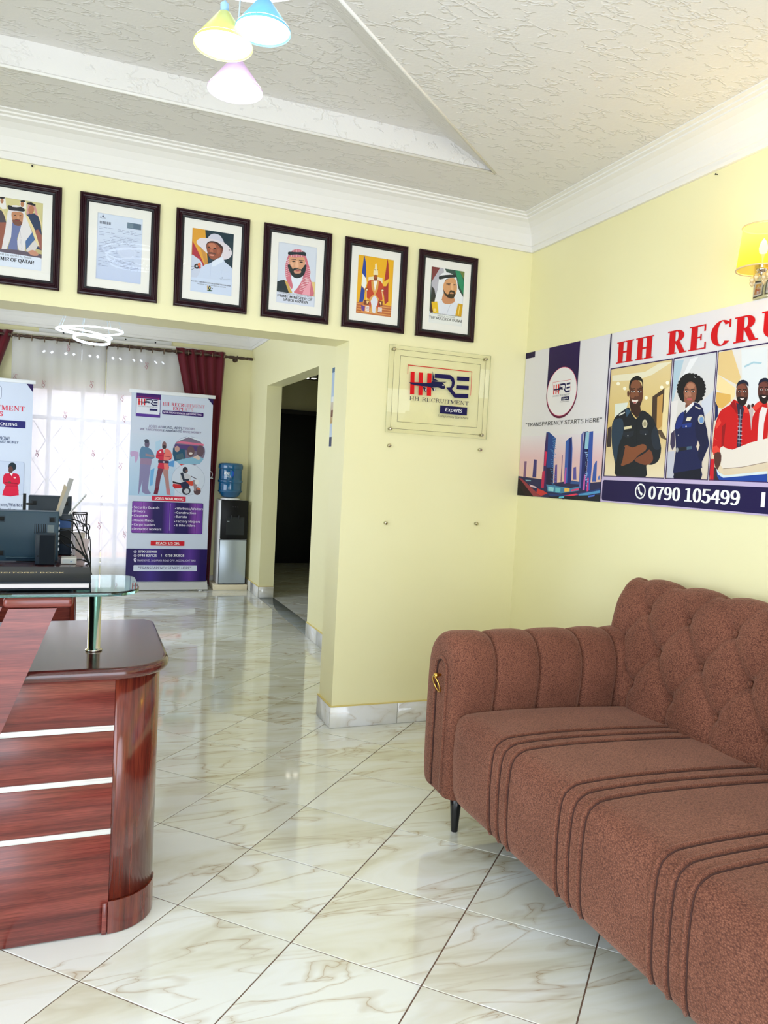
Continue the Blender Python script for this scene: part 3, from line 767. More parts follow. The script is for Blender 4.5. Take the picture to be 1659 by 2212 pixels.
for zc_ in (.301, .450, .600): MB().box(CL, CX-.0006, CY-.001, CY+.015, zc_-.0078, zc_+.0078, .001, 1).obj('metal_strip', strip_m, ctr)
b = MB(); o_ = arc(CX, CY+CR, CR, -PI/2, 0, 14); i_ = arc(CX, CY+CR, CR-.02, -PI/2, 0, 14)
b.prism(o_+i_[::-1], 'z', .100, .742); smooth_all(b.obj('corner_column', mah_v, ctr)).data.polygons.foreach_set('use_smooth', [True]*len(b.f))
b = MB(); o_ = arc(CX, CY+CR, CR+.004, -PI/2, 0, 14); b.prism([(CX-.001, CY-.004)]+o_+[(CX+CR-.02, CY+CR), (CX-.001, CY+CR)], 'z', .002, .097); b.obj('column_plinth', mah_v, ctr)
MB().box(CX-.017, CX-.004, CY-.006, CY+.0, .002, .094, .001, 1).obj('plinth_end', mah, ctr)
MB().box(CX+CR-.02, CX+CR, CY+CR+.001, 2.885, .002, .742, .0015, 1).obj('side_panel', mah_v, ctr)
MB().box(CL, CX+CR-.022, 2.862, 2.882, .30, .742).obj('inner_panel', mah, ctr)
MB().box(CL, CL+.02, CY+.022, 2.86, .002, .742).obj('side_panel', mah_v, ctr)
# top with a rolled edge
def slab(outline, z0_, z1_, name, m, parent, bev, seg=5):
    b = MB(); bm = bmesh.new(); vs = [bm.verts.new((p[0], p[1], z0_)) for p in outline]; f = bm.faces.new(vs); bm.normal_update()
    if f.normal.z > 0: f.normal_flip()
    ext = bmesh.ops.extrude_face_region(bm, geom=[f]); 
    for e_ in ext['geom']:
        if isinstance(e_, bmesh.types.BMVert): e_.co.z = z1_
    bmesh.ops.recalc_face_normals(bm, faces=bm.faces[:])
    if bev:
        ed = [e_ for e_ in bm.edges if abs(e_.verts[0].co.z-e_.verts[1].co.z) < 1e-6]
        bmesh.ops.bevel(bm, geom=ed, offset=bev, segments=seg, affect='EDGES', profile=.5)
    bm.verts.index_update(); b.add([v_.co[:] for v_ in bm.verts], [[v_.index for v_ in f_.verts] for f_ in bm.faces], False); bm.free()
    o = b.obj(name, m, parent)
    for p in o.data.polygons: p.use_smooth = abs(p.normal.z) < .98 and bev > 0
    return o
out = [(CL-.02, CY-.035)]+arc(.105, CY-.035+.16, .16, -PI/2, 0, 12)+[(.265, 2.87), (.235, 2.915), (CL-.02, 2.915)]
slab(out, .7435, .7785, 'counter_top', mah_top, ctr, .0165, 6)
# chrome posts carrying the glass
for px_ in (.052, -1.15):
    b = MB(); b.lathe([(0, 0), (.0245, 0), (.0245, .004), (.021, .007), (.0185, .008), (.0185, .2058), (0, .2058)], (px_, 2.44, .779), 24); b.obj('glass_post', chrome, ctr)
glass_e = mat('shelf_glass', (146, 204, 194), .02, trans=1.0, spec=.5); glass_e.node_tree.nodes['Principled BSDF'].inputs['IOR'].default_value = 1.5
out = [(-1.30, 2.185)]+arc(.07, 2.185+.095, .095, -PI/2, 0, 8)+arc(.105, 2.455, .06, 0, PI/2, 8)+[(-1.30, 2.515)]
slab(out, .985, .997, 'glass_shelf', glass_e, ctr, .0008, 1)
b = MB(); b.box(-.178, -.008, 2.198, 2.30, .953, .984, .012, 3); b.obj('shelf_bearer', mah, ctr)
MB().box(-1.30, -1.12, 2.198, 2.30, .953, .984, .012, 3).obj('shelf_bearer', mah, ctr)
def slant(xt0, xt1, zt, zb, y0_, y1_, k, name='slanted_panel', m=None):
    dx = (zt-zb)*k; MB().prism([(xt0, zt), (xt1, zt), (xt1-dx, zb), (xt0-dx, zb)], 'y', y0_, y1_).obj(name, m or mah, ctr)
slant(-.165, -.048, .952, .16, 2.205, 2.229, .385)
slant(-.335, -.182, .952, .30, 2.232, 2.246, .385)
slant(-1.26, -1.14, .952, .16, 2.205, 2.229, -.385)
# visitors' book on the glass
bk = thing('visitors_book', 'black visitors book with gold lettering lying on the glass shelf', 'book', (-.115, 2.36, .998))
leather = mat('black_book_leather', (24, 30, 38), .6, spec=.2); bump(leather, noise(leather, coords(leather), 300, 2), .2, .001)
page_m = mat('book_pages', (214, 204, 204), .8)
MB().box(-.27, .036, 2.215, 2.508, .9985, 1.0035, .001, 1).obj('back_cover', leather, bk)
MB().box(-.262, .030, 2.222, 2.500, 1.0037, 1.0165).obj('pages', page_m, bk)
MB().box(-.27, .036, 2.215, 2.508, 1.0168, 1.0225, .0012, 1).obj('front_cover', leather, bk)
MB().box(-.276, -.268, 2.215, 2.508, .9985, 1.0225, .002).obj('spine', leather, bk)
cv = Canvas((0, 0, 1.0226), (1, 0, 0), (0, 1, 0), (0, 0, 1)); cv.text("VISITORS' BOOK", -.215, -.035, 2.37, .022, (226, 205, 150), bold=.01); cv.obj('gold_lettering', bk)
# ------------------------------------------------------------------ office desks with equipment
def desk(name, label, x0, x1, y0, y1):
    d = thing(name, label, 'desk', ((x0+x1)/2, (y0+y1)/2, 0))
    MB().box(x0, x1, y0, y1, .722, .75, .004).obj('desk_top', mah_top, d)
    MB().box(x1-.085, x1-.062, y0+.03, y1-.03, .002, .7215).obj('end_panel', mah_v, d); MB().box(x0+.062, x0+.085, y0+.03, y1-.03, .002, .7215).obj('end_panel', mah_v, d)
    MB().box(x0+.086, x1-.086, y0+.06, y0+.08, .25, .7215).obj('modesty_panel', mah, d); return d
desk('office_desk', 'mahogany desk behind the counter, grey computer and speaker on it', -1.5, .055, 4.35, 4.98)
desk('office_desk', 'mahogany desk standing behind the desk with the speaker', -1.5, .06, 5.0, 5.66)
slate = mat('slate_blue_plastic', (40, 74, 98), .42); slate_d = mat('dark_blue_plastic', (14, 38, 58), .4); rub = mat('rubber_black', (18, 22, 28), .7); steel = mat('light_steel', (190, 195, 200), .3, .8)
def computer(name, label, x0, x1, y0, y1, z0, z1, m, detail):
    c = thing(name, label, 'computer', ((x0+x1)/2, (y0+y1)/2, z0))
    top = c; c = MB().box(x0, x1, y0, y1, z0+.001, z1, .004).obj('case', m, top)
    t = .022
    for (fx, fz) in ((x0+.035, z1-.045), (x1-.033, z1-.045), (x0+.035, z0+.045), (x1-.033, z0+.05)):
        MB().box(fx-.012, fx+.012, y0-.004, y0-.0003, fz-.012, fz+.012, .002).obj('rubber_foot', rub, c)
        f = MB(); 
        for q in ((fx-.016, fx+.016, fz+.0145, fz+.016), (fx-.016, fx+.016, fz-.016, fz-.0145), (fx-.016, fx-.0145, fz-.0145, fz+.0145), (fx+.0145, fx+.016, fz-.0145, fz+.0145)): f.box(q[0], q[1], y0-.0015, y0-.0003, q[2], q[3])
        f.obj('foot_surround', rub, c)
    if detail:
        for i in range(7): MB().box(x1-.125+i*.009, x1-.121+i*.009, y0-.0012, y0-.0003, z1-.125, z1-.07).obj('vent_slot', rub, c)
        MB().box(x1-.058, x1-.022, y0-.0012, y0-.0003, z1-.118, z1-.075).obj('rating_label', mat('grey_sticker', (130, 145, 155), .6), c)
        MB().tube([(x0+.06, y0-.008, z0+.02), (x1-.09, y0-.008, z0+.02)], .008, 8).obj('foot_bar', m, c)
        for i in range(6): MB().box(x1+.0003, x1+.006, y0+.03, y0+.045, z0+.06+i*.03, z0+.075+i*.03).obj('port', mat('port_metal', (200, 205, 205), .35, .7), c)
    return top
computer('desktop_computer', 'slate blue desktop computer case with square rubber feet and vents', -.435, -.108, 4.76, 4.88, .751, 1.034, slate, True)
computer('desktop_computer', 'dark blue computer case on the rear desk, partly hidden', -.302, -.048, 5.36, 5.48, .751, 1.094, slate_d, False)
s_ = thing('speaker', 'small dark blue desk speaker standing before the computer', 'speaker', (-.17, 4.65, .751)); MB().box(-.219, -.119, 4.60, 4.70, .752, .922, .004).obj('cabinet', slate_d, s_); MB().box(-.198, -.122, 4.597, 4.5995, .757, .917).obj('grille', mat('speaker_cloth', (18, 30, 44), .9), s_); MB().lathe([(.004, 0), (.004, -.006), (0, -.006)], (-.205, 4.599, .80), 10, 'y').obj('knob', rub, s_)
s_ = thing('printer', 'dark blue boxy printer with cables beside the computers', 'printer', (-.08, 5.12, .751)); MB().box(-.125, -.04, 5.06, 5.2, .752, .996, .004).obj('body', slate_d, s_); MB().box(-.122, -.043, 5.056, 5.0595, .82, .9).obj('paper_slot', rub, s_); MB().box(-.12, -.045, 5.056, 5.0595, .92, .97).obj('control_panel', mat('blue_panel', (30, 80, 150), .4), s_)
def leaf(name, label, cat, pts, y0_, y1_, m, part):
    t = thing(name, label, cat, (pts[0][0], (y0_+y1_)/2, min(p[1] for p in pts))); MB().prism(pts, 'y', y0_, y1_).obj(part, m, t); return t
papm = mat('grey_board', (190, 192, 196), .6); beige = mat('beige_board', (214, 200, 178), .7)
t = leaf('clipboard', 'tall grey clipboard leaning upright out of the tray behind computer', 'clipboard', [(-.125, .998), (-.098, .998), (-.035, 1.222), (-.062, 1.226)], 4.95, 4.953, papm, 'board'); MB().prism([(-.13, 1.02), (-.122, 1.012), (-.07, 1.17), (-.088, 1.19)], 'y', 4.946, 4.9495).obj('paper', beige, t)
t = leaf('document_tray', 'white slanted document tray leaning out of the printer', 'tray', [(-.062, .999), (-.055, .999), (.040, 1.118), (.034, 1.126)], 5.08, 5.24, mat('white_plastic', (226, 226, 226), .4), 'tray'); MB().prism([(-.045, 1.0255), (-.04, 1.022), (.036, 1.117), (.033, 1.122)], 'y', 5.075, 5.0795).obj('edge_rim', papm, t)
# wire basket
t = thing('wire_basket', 'black wire basket standing on the rear desk by the cables', 'basket', (.0, 5.2, .751)); 
for x_ in (-.035, .045): 
    MB().tube([(x_, 5.12, .752), (x_, 5.12, 1.0)], .003, 6).obj('upright', rub, t); MB().tube([(x_, 5.28, .752), (x_, 5.28, 1.0)], .003, 6).obj('upright', rub, t)
MB().tube([(-.035, 5.12, 1.0), (.045, 5.12, 1.0), (.045, 5.28, 1.0), (-.035, 5.28, 1.0)], .005, 6, closed=True).obj('rim', rub, t); MB().tube([(-.035, 5.12, .925), (.045, 5.12, .925), (.045, 5.28, .925), (-.035, 5.28, .925)], .004, 6, closed=True).obj('rim', rub, t)
for i in range(6): MB().tube([(-.033+i*.014, 5.12, 1.0), (min(.045, -.005+i*.014), 5.12, .925)], .002, 4).obj('wire', rub, t)
t = thing('paper_cup', 'white paper cup beside the wire basket', 'cup', (-.0, 5.03, .751)); MB().lathe([(.028, 0), (.030, .002), (.039, .135), (.041, .138), (.037, .138), (.028, .006)], (-.0, 5.06, .752), 6, smooth=False).obj('cup_wall', mat('white_card', (225, 215, 218), .6), t); MB().lathe([(0, .005), (.029, .005)], (0, 5.06, .752), 6).obj('cup_base', mat('white_card', (225, 215, 218), .6), t)
t = thing('router', 'small white router box on the desk among the cables', 'router', (-.045, 4.68, .751)); MB().box(-.088, -.006, 4.63, 4.73, .752, .786, .004).obj('casing', mat('white_plastic', (226, 226, 226), .4), t); MB().box(-.078, -.016, 4.628, 4.6298, .757, .78).obj('label_plate', mat('pale_label', (205, 215, 222), .6), t); MB().lathe([(0, -.001), (.004, -.001), (.004, 0)], (-.035, 4.6278, .766), 8, 'y').obj('indicator', mat('blue_dot', (40, 110, 190), .4), t)
t = thing('document_folder', 'pale pink folder standing upright at the desk end', 'folder', (.03, 4.9, .751)); MB().prism([(-.02, .752), (.045, .752), (.062, .868), (.0, .872)], 'y', 4.9, 4.905).obj('cover', mat('pale_pink_card', (222, 205, 212), .7), t); MB().prism([(-.018, .753), (.043, .753), (.058, .862), (.003, .866)], 'y', 4.906, 4.916).obj('sheets', page_m, t)
t = thing('bracket_stand', 'black L-shaped stand behind the slate blue computer', 'stand', (-.29, 5.15, .751)); MB().box(-.318, -.300, 5.10, 5.11, .752, 1.118, .001).obj('upright', rub, t); MB().box(-.299, -.262, 5.10, 5.11, 1.05, 1.062, .001).obj('arm', rub, t); MB().box(-.34, -.27, 5.06, 5.16, .7515, .757).obj('foot', rub, t)
cabs = [[(-.10, 4.82, .985), (-.03, 4.80, .975), (.01, 4.78, .90), (.035, 4.74, .82), (.058, 4.70, .758), (.064, 4.66, .70), (.066, 4.64, .45), (.055, 4.63, .20), (.05, 4.6, .006)],
        [(-.10, 4.82, .93), (-.04, 4.79, .92), (.0, 4.77, .86), (.03, 4.73, .80), (.055, 4.68, .762), (.066, 4.64, .70), (.070, 4.62, .40), (.06, 4.60, .006)],
        [(-.10, 4.82, .90), (-.05, 4.78, .88), (-.02, 4.76, .83), (.02, 4.72, .80), (.052, 4.66, .764), (.068, 4.60, .69), (.062, 4.58, .42), (.045, 4.57, .006)],
        [(-.10, 4.82, .87), (-.06, 4.77, .84), (.0, 4.74, .82), (.04, 4.70, .79), (.060, 4.62, .755), (.072, 4.57, .66), (.075, 4.56, .30), (.065, 4.55, .006)],
        [(-.04, 5.10, .97), (.0, 5.05, .96), (.045, 5.0, .93), (.058, 4.98, .87), (.05, 4.95, .83), (.068, 4.90, .77), (.072, 4.85, .60), (.07, 4.8, .006)],
        [(-.04, 5.10, .90), (.01, 5.04, .91), (.05, 5.0, .90), (.062, 4.99, .94), (.03, 4.99, .95), (.028, 4.99, .91), (.06, 4.97, .88), (.07, 4.93, .80), (.075, 4.88, .5), (.075, 4.84, .006)],
        [(-.006, 4.68, .77), (.02, 4.67, .772), (.045, 4.64, .765), (.066, 4.58, .74), (.07, 4.54, .50), (.06, 4.5, .25), (.05, 4.48, .006)]]
CABL = ['thick black cable from the top port of the slate blue computer', 'thin black cable from the second port of the slate blue computer', 'thick black cable from the middle port of the slate blue computer', 'thin black cable from the lowest port of the slate blue computer', 'thick black cable hanging from the upper side of the printer', 'thin black cable looping beside the wire basket', 'thick black cable from the white router to the floor']
for i, c in enumerate(cabs):
    t = MB(); t.tube(catmull(c, 4, False), .0032 if i % 2 else .0042, 6); tag(recenter(t.obj('cable', rub)), CABL[i], 'cable', 'cables behind the office desk')
t = thing('power_adapter', 'black power adapter hanging among the desk cables', 'adapter', (.085, 4.46, .40)); MB().box(.077, .107, 4.44, 4.475, .40, .49, .004).obj('brick', rub, t); MB().tube([(.09, 4.457, .49), (.085, 4.457, .58), (.08, 4.457, .7), (.06, 4.457, .757), (.03, 4.457, .756)], .003, 6).obj('lead', rub, t)
# ------------------------------------------------------------------ framed portraits on the picture wall
NAVY = (24, 18, 78); RED = (214, 12, 22); INK = (24, 24, 30); WHITE = (246, 246, 246)
frame_m = mat('dark_wood_frame', (40, 12, 22), .3, spec=.3); lip_m = mat('black_frame_lip', (12, 12, 22), .35); mat_m = mat('white_mat_board', (238, 236, 230), .8)
pic_glass = bpy.data.materials.new('picture_glass'); pic_glass.use_nodes = True; thin_glass(pic_glass, refl=.04)
FZ0, FZ1 = 2.088, 2.538
def ring(b, x0, x1, z0, z1, prof, yw):
    R = [[(x0+d, yw-hh, z0+d), (x1-d, yw-hh, z0+d), (x1-d, yw-hh, z1-d), (x0+d, yw-hh, z1-d)] for d, hh in prof]
    for i in range(len(R)-1):
        for k in range(4):
            k2 = (k+1) % 4; b.add([R[i][k], R[i][k2], R[i+1][k2], R[i+1][k]], [(0, 1, 2, 3)])
def picture(x0, x1, crop, label, art, px0=None, px1=None):
    t = thing('framed_picture', label, 'picture', ((x0+x1)/2, Y0-.004, FZ0), 'framed pictures along the top of the wall')
    yw = Y0-.002
    b = MB(); ring(b, x0, x1, FZ0, FZ1, [(.002, 0), (0, .002), (0, .016), (.004, .021), (.009, .022), (.013, .017), (.017, .0155), (.021, .019), (.025, .0185), (.028, .0145), (.028, .004)], yw); fo = b.obj('frame', frame_m, t)
    b = MB(); ring(b, x0+.028, x1-.028, FZ0+.028, FZ1-.028, [(0, .004), (0, .0145), (.0075, .0135), (.010, .011), (.010, .004)], yw); b.obj('inner_lip', lip_m, fo)
    a0, a1 = x0+.0755, x1-.0755; z0, z1 = 2.1655, 2.4585
    bo = MB().box(x0+.029, x1-.029, yw-.0055, yw-.0035, FZ0+.029, FZ1-.029).obj('backing', mat_m, t)
    b = MB(); 
    for q in ((x0+.038, x1-.038, FZ0+.038, z0), (x0+.038, x1-.038, z1, FZ1-.038), (x0+.038, a0, z0, z1), (a1, x1-.038, z0, z1)): b.box(q[0], q[1], yw-.0088, yw-.0078, q[2], q[3])
    b.obj('mat_board', mat_m, t)
    c = Canvas((0, yw-.0056, 0), (1, 0, 0), (0, 0, 1), (0, -1, 0), crop); c.EPS = 1.6e-5; c.a0, c.a1, c.z0, c.z1 = a0, a1, z0, z1
    c.rect(a0-.003, z0-.003, a1+.003, z1+.003, (224, 232, 246)); art(c); c.obj('portrait_print', bo)
    MB().add([(x0+.037, yw-.0102, FZ0+.037), (x1-.037, yw-.0102, FZ0+.037), (x1-.037, yw-.0102, FZ1-.037), (x0+.037, yw-.0102, FZ1-.037)], [(0, 1, 2, 3)]).obj('glass_pane', pic_glass, t)
    return t
def art1(c):
    c.rect(c.a0-.003, 2.225, c.a1+.003, c.z1+.003, (186, 172, 118), (214, 206, 150))
    c.poly([(-220, 480), (-60, 470), (60, 520), (130, 760), (110, 1280), (-240, 1280)], (70, 62, 74)); c.poly([(20, 470), (60, 470), (140, 640), (130, 700)], (222, 205, 150)); c.poly([(-30, 250), (40, 225), (105, 250), (130, 470), (50, 480), (-10, 420)], (232, 228, 224)); c.ell(40, 310, 32, 55, (176, 120, 86)); c.ell(45, 250, 55, 20, INK); c.poly([(-40, 740), (120, 740), (100, 1280), (-80, 1280)], (150, 84, 66))
    c.poly([(390, 330), (450, 300), (520, 330), (520, 480), (400, 430)], (236, 232, 226)); c.ell(445, 375, 38, 60, (180, 124, 88)); c.ell(455, 322, 50, 18, INK)
    c.poly([(500, 600), (570, 560), (700, 560), (790, 640), (830, 960), (830, 1300), (700, 1260)], (28, 52, 86)); c.poly([(690, 900), (760, 880), (830, 1000), (830, 1300), (760, 1230)], (150, 88, 78)); c.poly([(520, 560), (560, 380), (620, 345), (700, 390), (760, 620), (700, 580), (680, 480), (600, 430), (560, 590)], (206, 150, 148)); c.ell(620, 490, 58, 88, (178, 118, 84), rot=.1); c.poly([(540, 350), (620, 340), (710, 390), (700, 420), (610, 395), (545, 380)], INK)
    c.poly([(498, 570), (560, 620), (680, 860), (790, 1220), (740, 1215), (640, 920), (520, 650)], (230, 212, 158)); c.poly([(745, 570), (785, 600), (830, 760), (825, 820)], (230, 212, 158)); c.poly([(505, 1100), (640, 930), (690, 1080), (520, 1290)], (66, 104, 158)); c.poly([(520, 1290), (690, 1090), (760, 1200), (700, 1300), (560, 1400)], (214, 208, 206))
    c.poly([(150, 540), (180, 450), (330, 430), (490, 490), (520, 640), (640, 940), (510, 1110), (490, 1340), (390, 1350), (335, 1140), (420, 800), (240, 760), (230, 1000), (130, 1270), (30, 1275), (110, 850)], (226, 222, 224))
    c.poly([(245, 740), (430, 760), (410, 850), (340, 1060), (350, 1300), (150, 1270), (220, 1040)], (104, 116, 164)); c.poly([(232, 545), (350, 530), (455, 560), (455, 690), (430, 790), (350, 800), (260, 740)], (190, 132, 96), sm=4); c.poly([(250, 690), (350, 700), (440, 740), (420, 800), (340, 810), (265, 760)], (120, 74, 56), sm=3); c.ell(350, 705, 50, 12, (150, 60, 60)); c.ell(300, 600, 20, 10, (50, 32, 28)); c.ell(405, 605, 20, 10, (50, 32, 28)); c.poly([(345, 600), (375, 605), (385, 670), (340, 665)], (206, 150, 112)); c.poly([(300, 680), (400, 690), (400, 702), (300, 695)], (60, 38, 32))
    c.poly([(155, 400), (250, 415), (420, 430), (495, 490), (470, 525), (340, 512), (180, 490)], (20, 24, 40), sm=3); c.poly([(230, 400), (330, 400), (430, 430), (330, 440), (240, 430)], (232, 228, 226))
    for (x, y) in ((400, 900), (420, 1080), (430, 1250), (390, 1000)): c.line([(x, y), (x+20, y+160)], .0012, (180, 176, 186))
    c.poly([(-100, 1270), (40, 1270), (350, 1290), (560, 1330), (830, 1380), (830, 1460), (-100, 1320)], (92, 80, 96)); c.poly([(560, 1330), (650, 1290), (740, 1340), (760, 1400), (640, 1400)], (196, 140, 116), sm=3)
    c.poly([(-250, 1290), (-100, 1312), (805, 1450), (830, 1720), (-250, 1560)], (222, 230, 246))
    c.text('TAMIM BIN MAHAD AL THANI', c.a0+.012, -.228, 2.2115, .0085, (70, 80, 90)); c.text('EMIR OF QATAR', c.a0+.022, -.217, 2.1905, .0155, (16, 22, 40), bold=.02)
def art2(c):
    c.rect(c.a0-.003, c.z0-.003, c.a1+.003, c.z1+.003, (196, 208, 236), (214, 224, 240))
    x0, x1 = c.a0, c.a1
    c.poly([(500, 575), (520, 515), (535, 575)], (60, 66, 96)); c.text('PLEA', x0+.010, x0+.034, 2.436, .006, (60, 66, 96))
    for i in range(16):
        xx = x0+.008+i*.0032; c.rect(xx, 2.412, xx+(.0022 if i % 3 else .001), 2.424, (70, 74, 92))
    c.rect(x1-.066, 2.410, x1-.006, 2.436, (88, 108, 128)); c.rect(x1-.064, 2.412, x1-.04, 2.434, (112, 132, 148))
    random.seed(3)
    for r in range(26):
        z = 2.396-r*.0068
        if r in (4, 11, 17): c.rect(x0+.006, z, x1-.008, z+.0005, (160, 170, 200)); continue
        xx = x0+.008
        while xx < x1-.03:
            w = random.uniform(.008, .03); 
            if random.random() < .66: c.rect(xx, z, xx+w, z+.0016, (140, 150, 182))
            xx += w+.005
    for k in range(3): c.ell(x0+.13, 2.30, .045-.006*k, .03-.004*k, [(202, 212, 236), (206, 216, 238), (202, 212, 236)][k], px=False)
    random.seed(7)
def art3(c):
    c.rect(c.a0-.003, 2.2255, c.a1+.003, c.z1+.003, (16, 48, 62))
    c.poly([(395, 420), (640, 470), (660, 760), (690, 1130), (600, 1180), (380, 1300)], (222, 160, 50)); c.poly([(400, 700), (520, 930), (620, 1150), (560, 1300), (380, 1300)], (172, 42, 62)); c.poly([(520, 720), (640, 900), (690, 1130), (640, 1160)], (196, 138, 60)); c.poly([(370, 985), (470, 1010), (560, 1090), (600, 1230), (530, 1400), (340, 1390)], (198, 206, 226), sm=4)
    c.ell(485, 1180, 55, 50, (40, 36, 40)); c.ell(530, 1150, 30, 40, (220, 110, 60)); c.line([(360, 1190), (450, 1180)], .0016, INK); c.line([(360, 1260), (440, 1215)], .0016, INK); c.ell(540, 1200, 18, 30, (210, 60, 50)); c.ell(480, 1180, 20, 18, (200, 205, 215))
    c.poly([(560, 1230), (640, 1150), (740, 1120), (880, 1020), (970, 1010), (1010, 1100), (1130, 1200), (1180, 1330), (1180, 1560), (340, 1400), (480, 1400)], (202, 214, 236), sm=2)
    c.poly([(480, 700), (560, 650), (700, 645), (740, 590), (820, 565), (930, 610), (980, 720), (1090, 810), (1145, 930), (1090, 1030), (980, 1055), (900, 1000), (700, 950), (560, 830), (490, 760)], (222, 214, 222), sm=4)
    c.poly([(700, 650), (750, 580), (820, 566), (900, 590), (960, 660), (985, 730), (850, 680)], (206, 206, 222), sm=3); c.poly([(660, 780), (720, 710), (850, 720), (960, 800), (975, 870), (930, 1000), (860, 1050), (790, 1060), (720, 1020), (685, 930)], (58, 30, 26), sm=4)
    c.poly([(668, 790), (720, 735), (840, 750), (930, 840), (950, 930), (920, 1000), (800, 1055), (730, 1020), (690, 930)], (150, 82, 58), sm=4); c.poly([(700, 760), (800, 750), (850, 830), (760, 850)], (190, 118, 88), sm=3); c.ell(710, 825, 26, 11, (40, 22, 20)); c.ell(820, 845, 28, 12, (40, 22, 20)); c.poly([(740, 850), (775, 860), (790, 920), (730, 915)], (182, 106, 78), sm=2); c.poly([(690, 925), (760, 915), (840, 945), (835, 962), (760, 940), (700, 945)], (96, 62, 54), sm=2); c.poly([(720, 955), (800, 965), (790, 990), (730, 980)], (206, 140, 124), sm=2); c.ell(950, 890, 18, 50, (120, 62, 46)); c.ell(550, 825, 14, 7, (60, 50, 54)); c.ell(1095, 875, 14, 7, (60, 50, 54)); c.ell(890, 900, 30, 50, (168, 96, 68))
    c.poly([(690, 1060), (740, 1040), (770, 1080), (725, 1130)], (16, 52, 74)); c.poly([(760, 1110), (880, 1030), (970, 1010), (985, 1090), (840, 1170), (770, 1190)], (220, 230, 246)); c.line([(750, 1130), (730, 1400)], .0012, (178, 192, 220)); c.line([(960, 1240), (930, 1400)], .001, (182, 196, 222))
    c.poly([(340, 1380), (500, 1395), (560, 1400), (1160, 1480), (1180, 1790), (320, 1680)], (206, 218, 240)); c.line([(910, 1400), (945, 1440), (960, 1380), (970, 1425), (1110, 1425)], .0008, (90, 110, 140))
    c.text('H.E GEN. YOWERI KAGUTA MUSEVENI TIBUHABURWA', c.a0+.004, c.a1-.005, 2.2105, .0062, INK, bold=.015); c.text('PRESIDENT OF THE REPUBLIC OF UGANDA', c.a0+.030, c.a1-.028, 2.2015, .0046, INK, bold=.012)
    c.ell(722, 1590, 26, 40, (30, 30, 30)); c.ell(724, 1585, 14, 20, (214, 206, 120)); c.poly([(670, 1545), (690, 1550), (695, 1640), (680, 1640)], (196, 164, 110)); c.poly([(755, 1580), (785, 1600), (770, 1620)], (30, 70, 110)); c.poly([(670, 1640), (720, 1620), (780, 1640), (770, 1655), (680, 1650)], (40, 80, 50))
def face(c, cx, cy, rx, ry, skin, lt):
    c.ell(cx, cy, rx, ry, skin); c.ell(cx-.12*rx, cy-.3*ry, rx*.62, ry*.45, lt)
    for s in (-1, 1):
        c.ell(cx+s*rx*.42, cy-.12*ry, rx*.2, ry*.055, (34, 22, 20)); c.line([(cx+s*rx*.2, cy-.26*ry), (cx+s*rx*.68, cy-.28*ry)], .0014, (26, 18, 16))
    c.poly([(cx-rx*.1, cy-.1*ry), (cx+rx*.1, cy-.1*ry), (cx+rx*.2, cy+.22*ry), (cx-rx*.2, cy+.22*ry)], lt, sm=2)
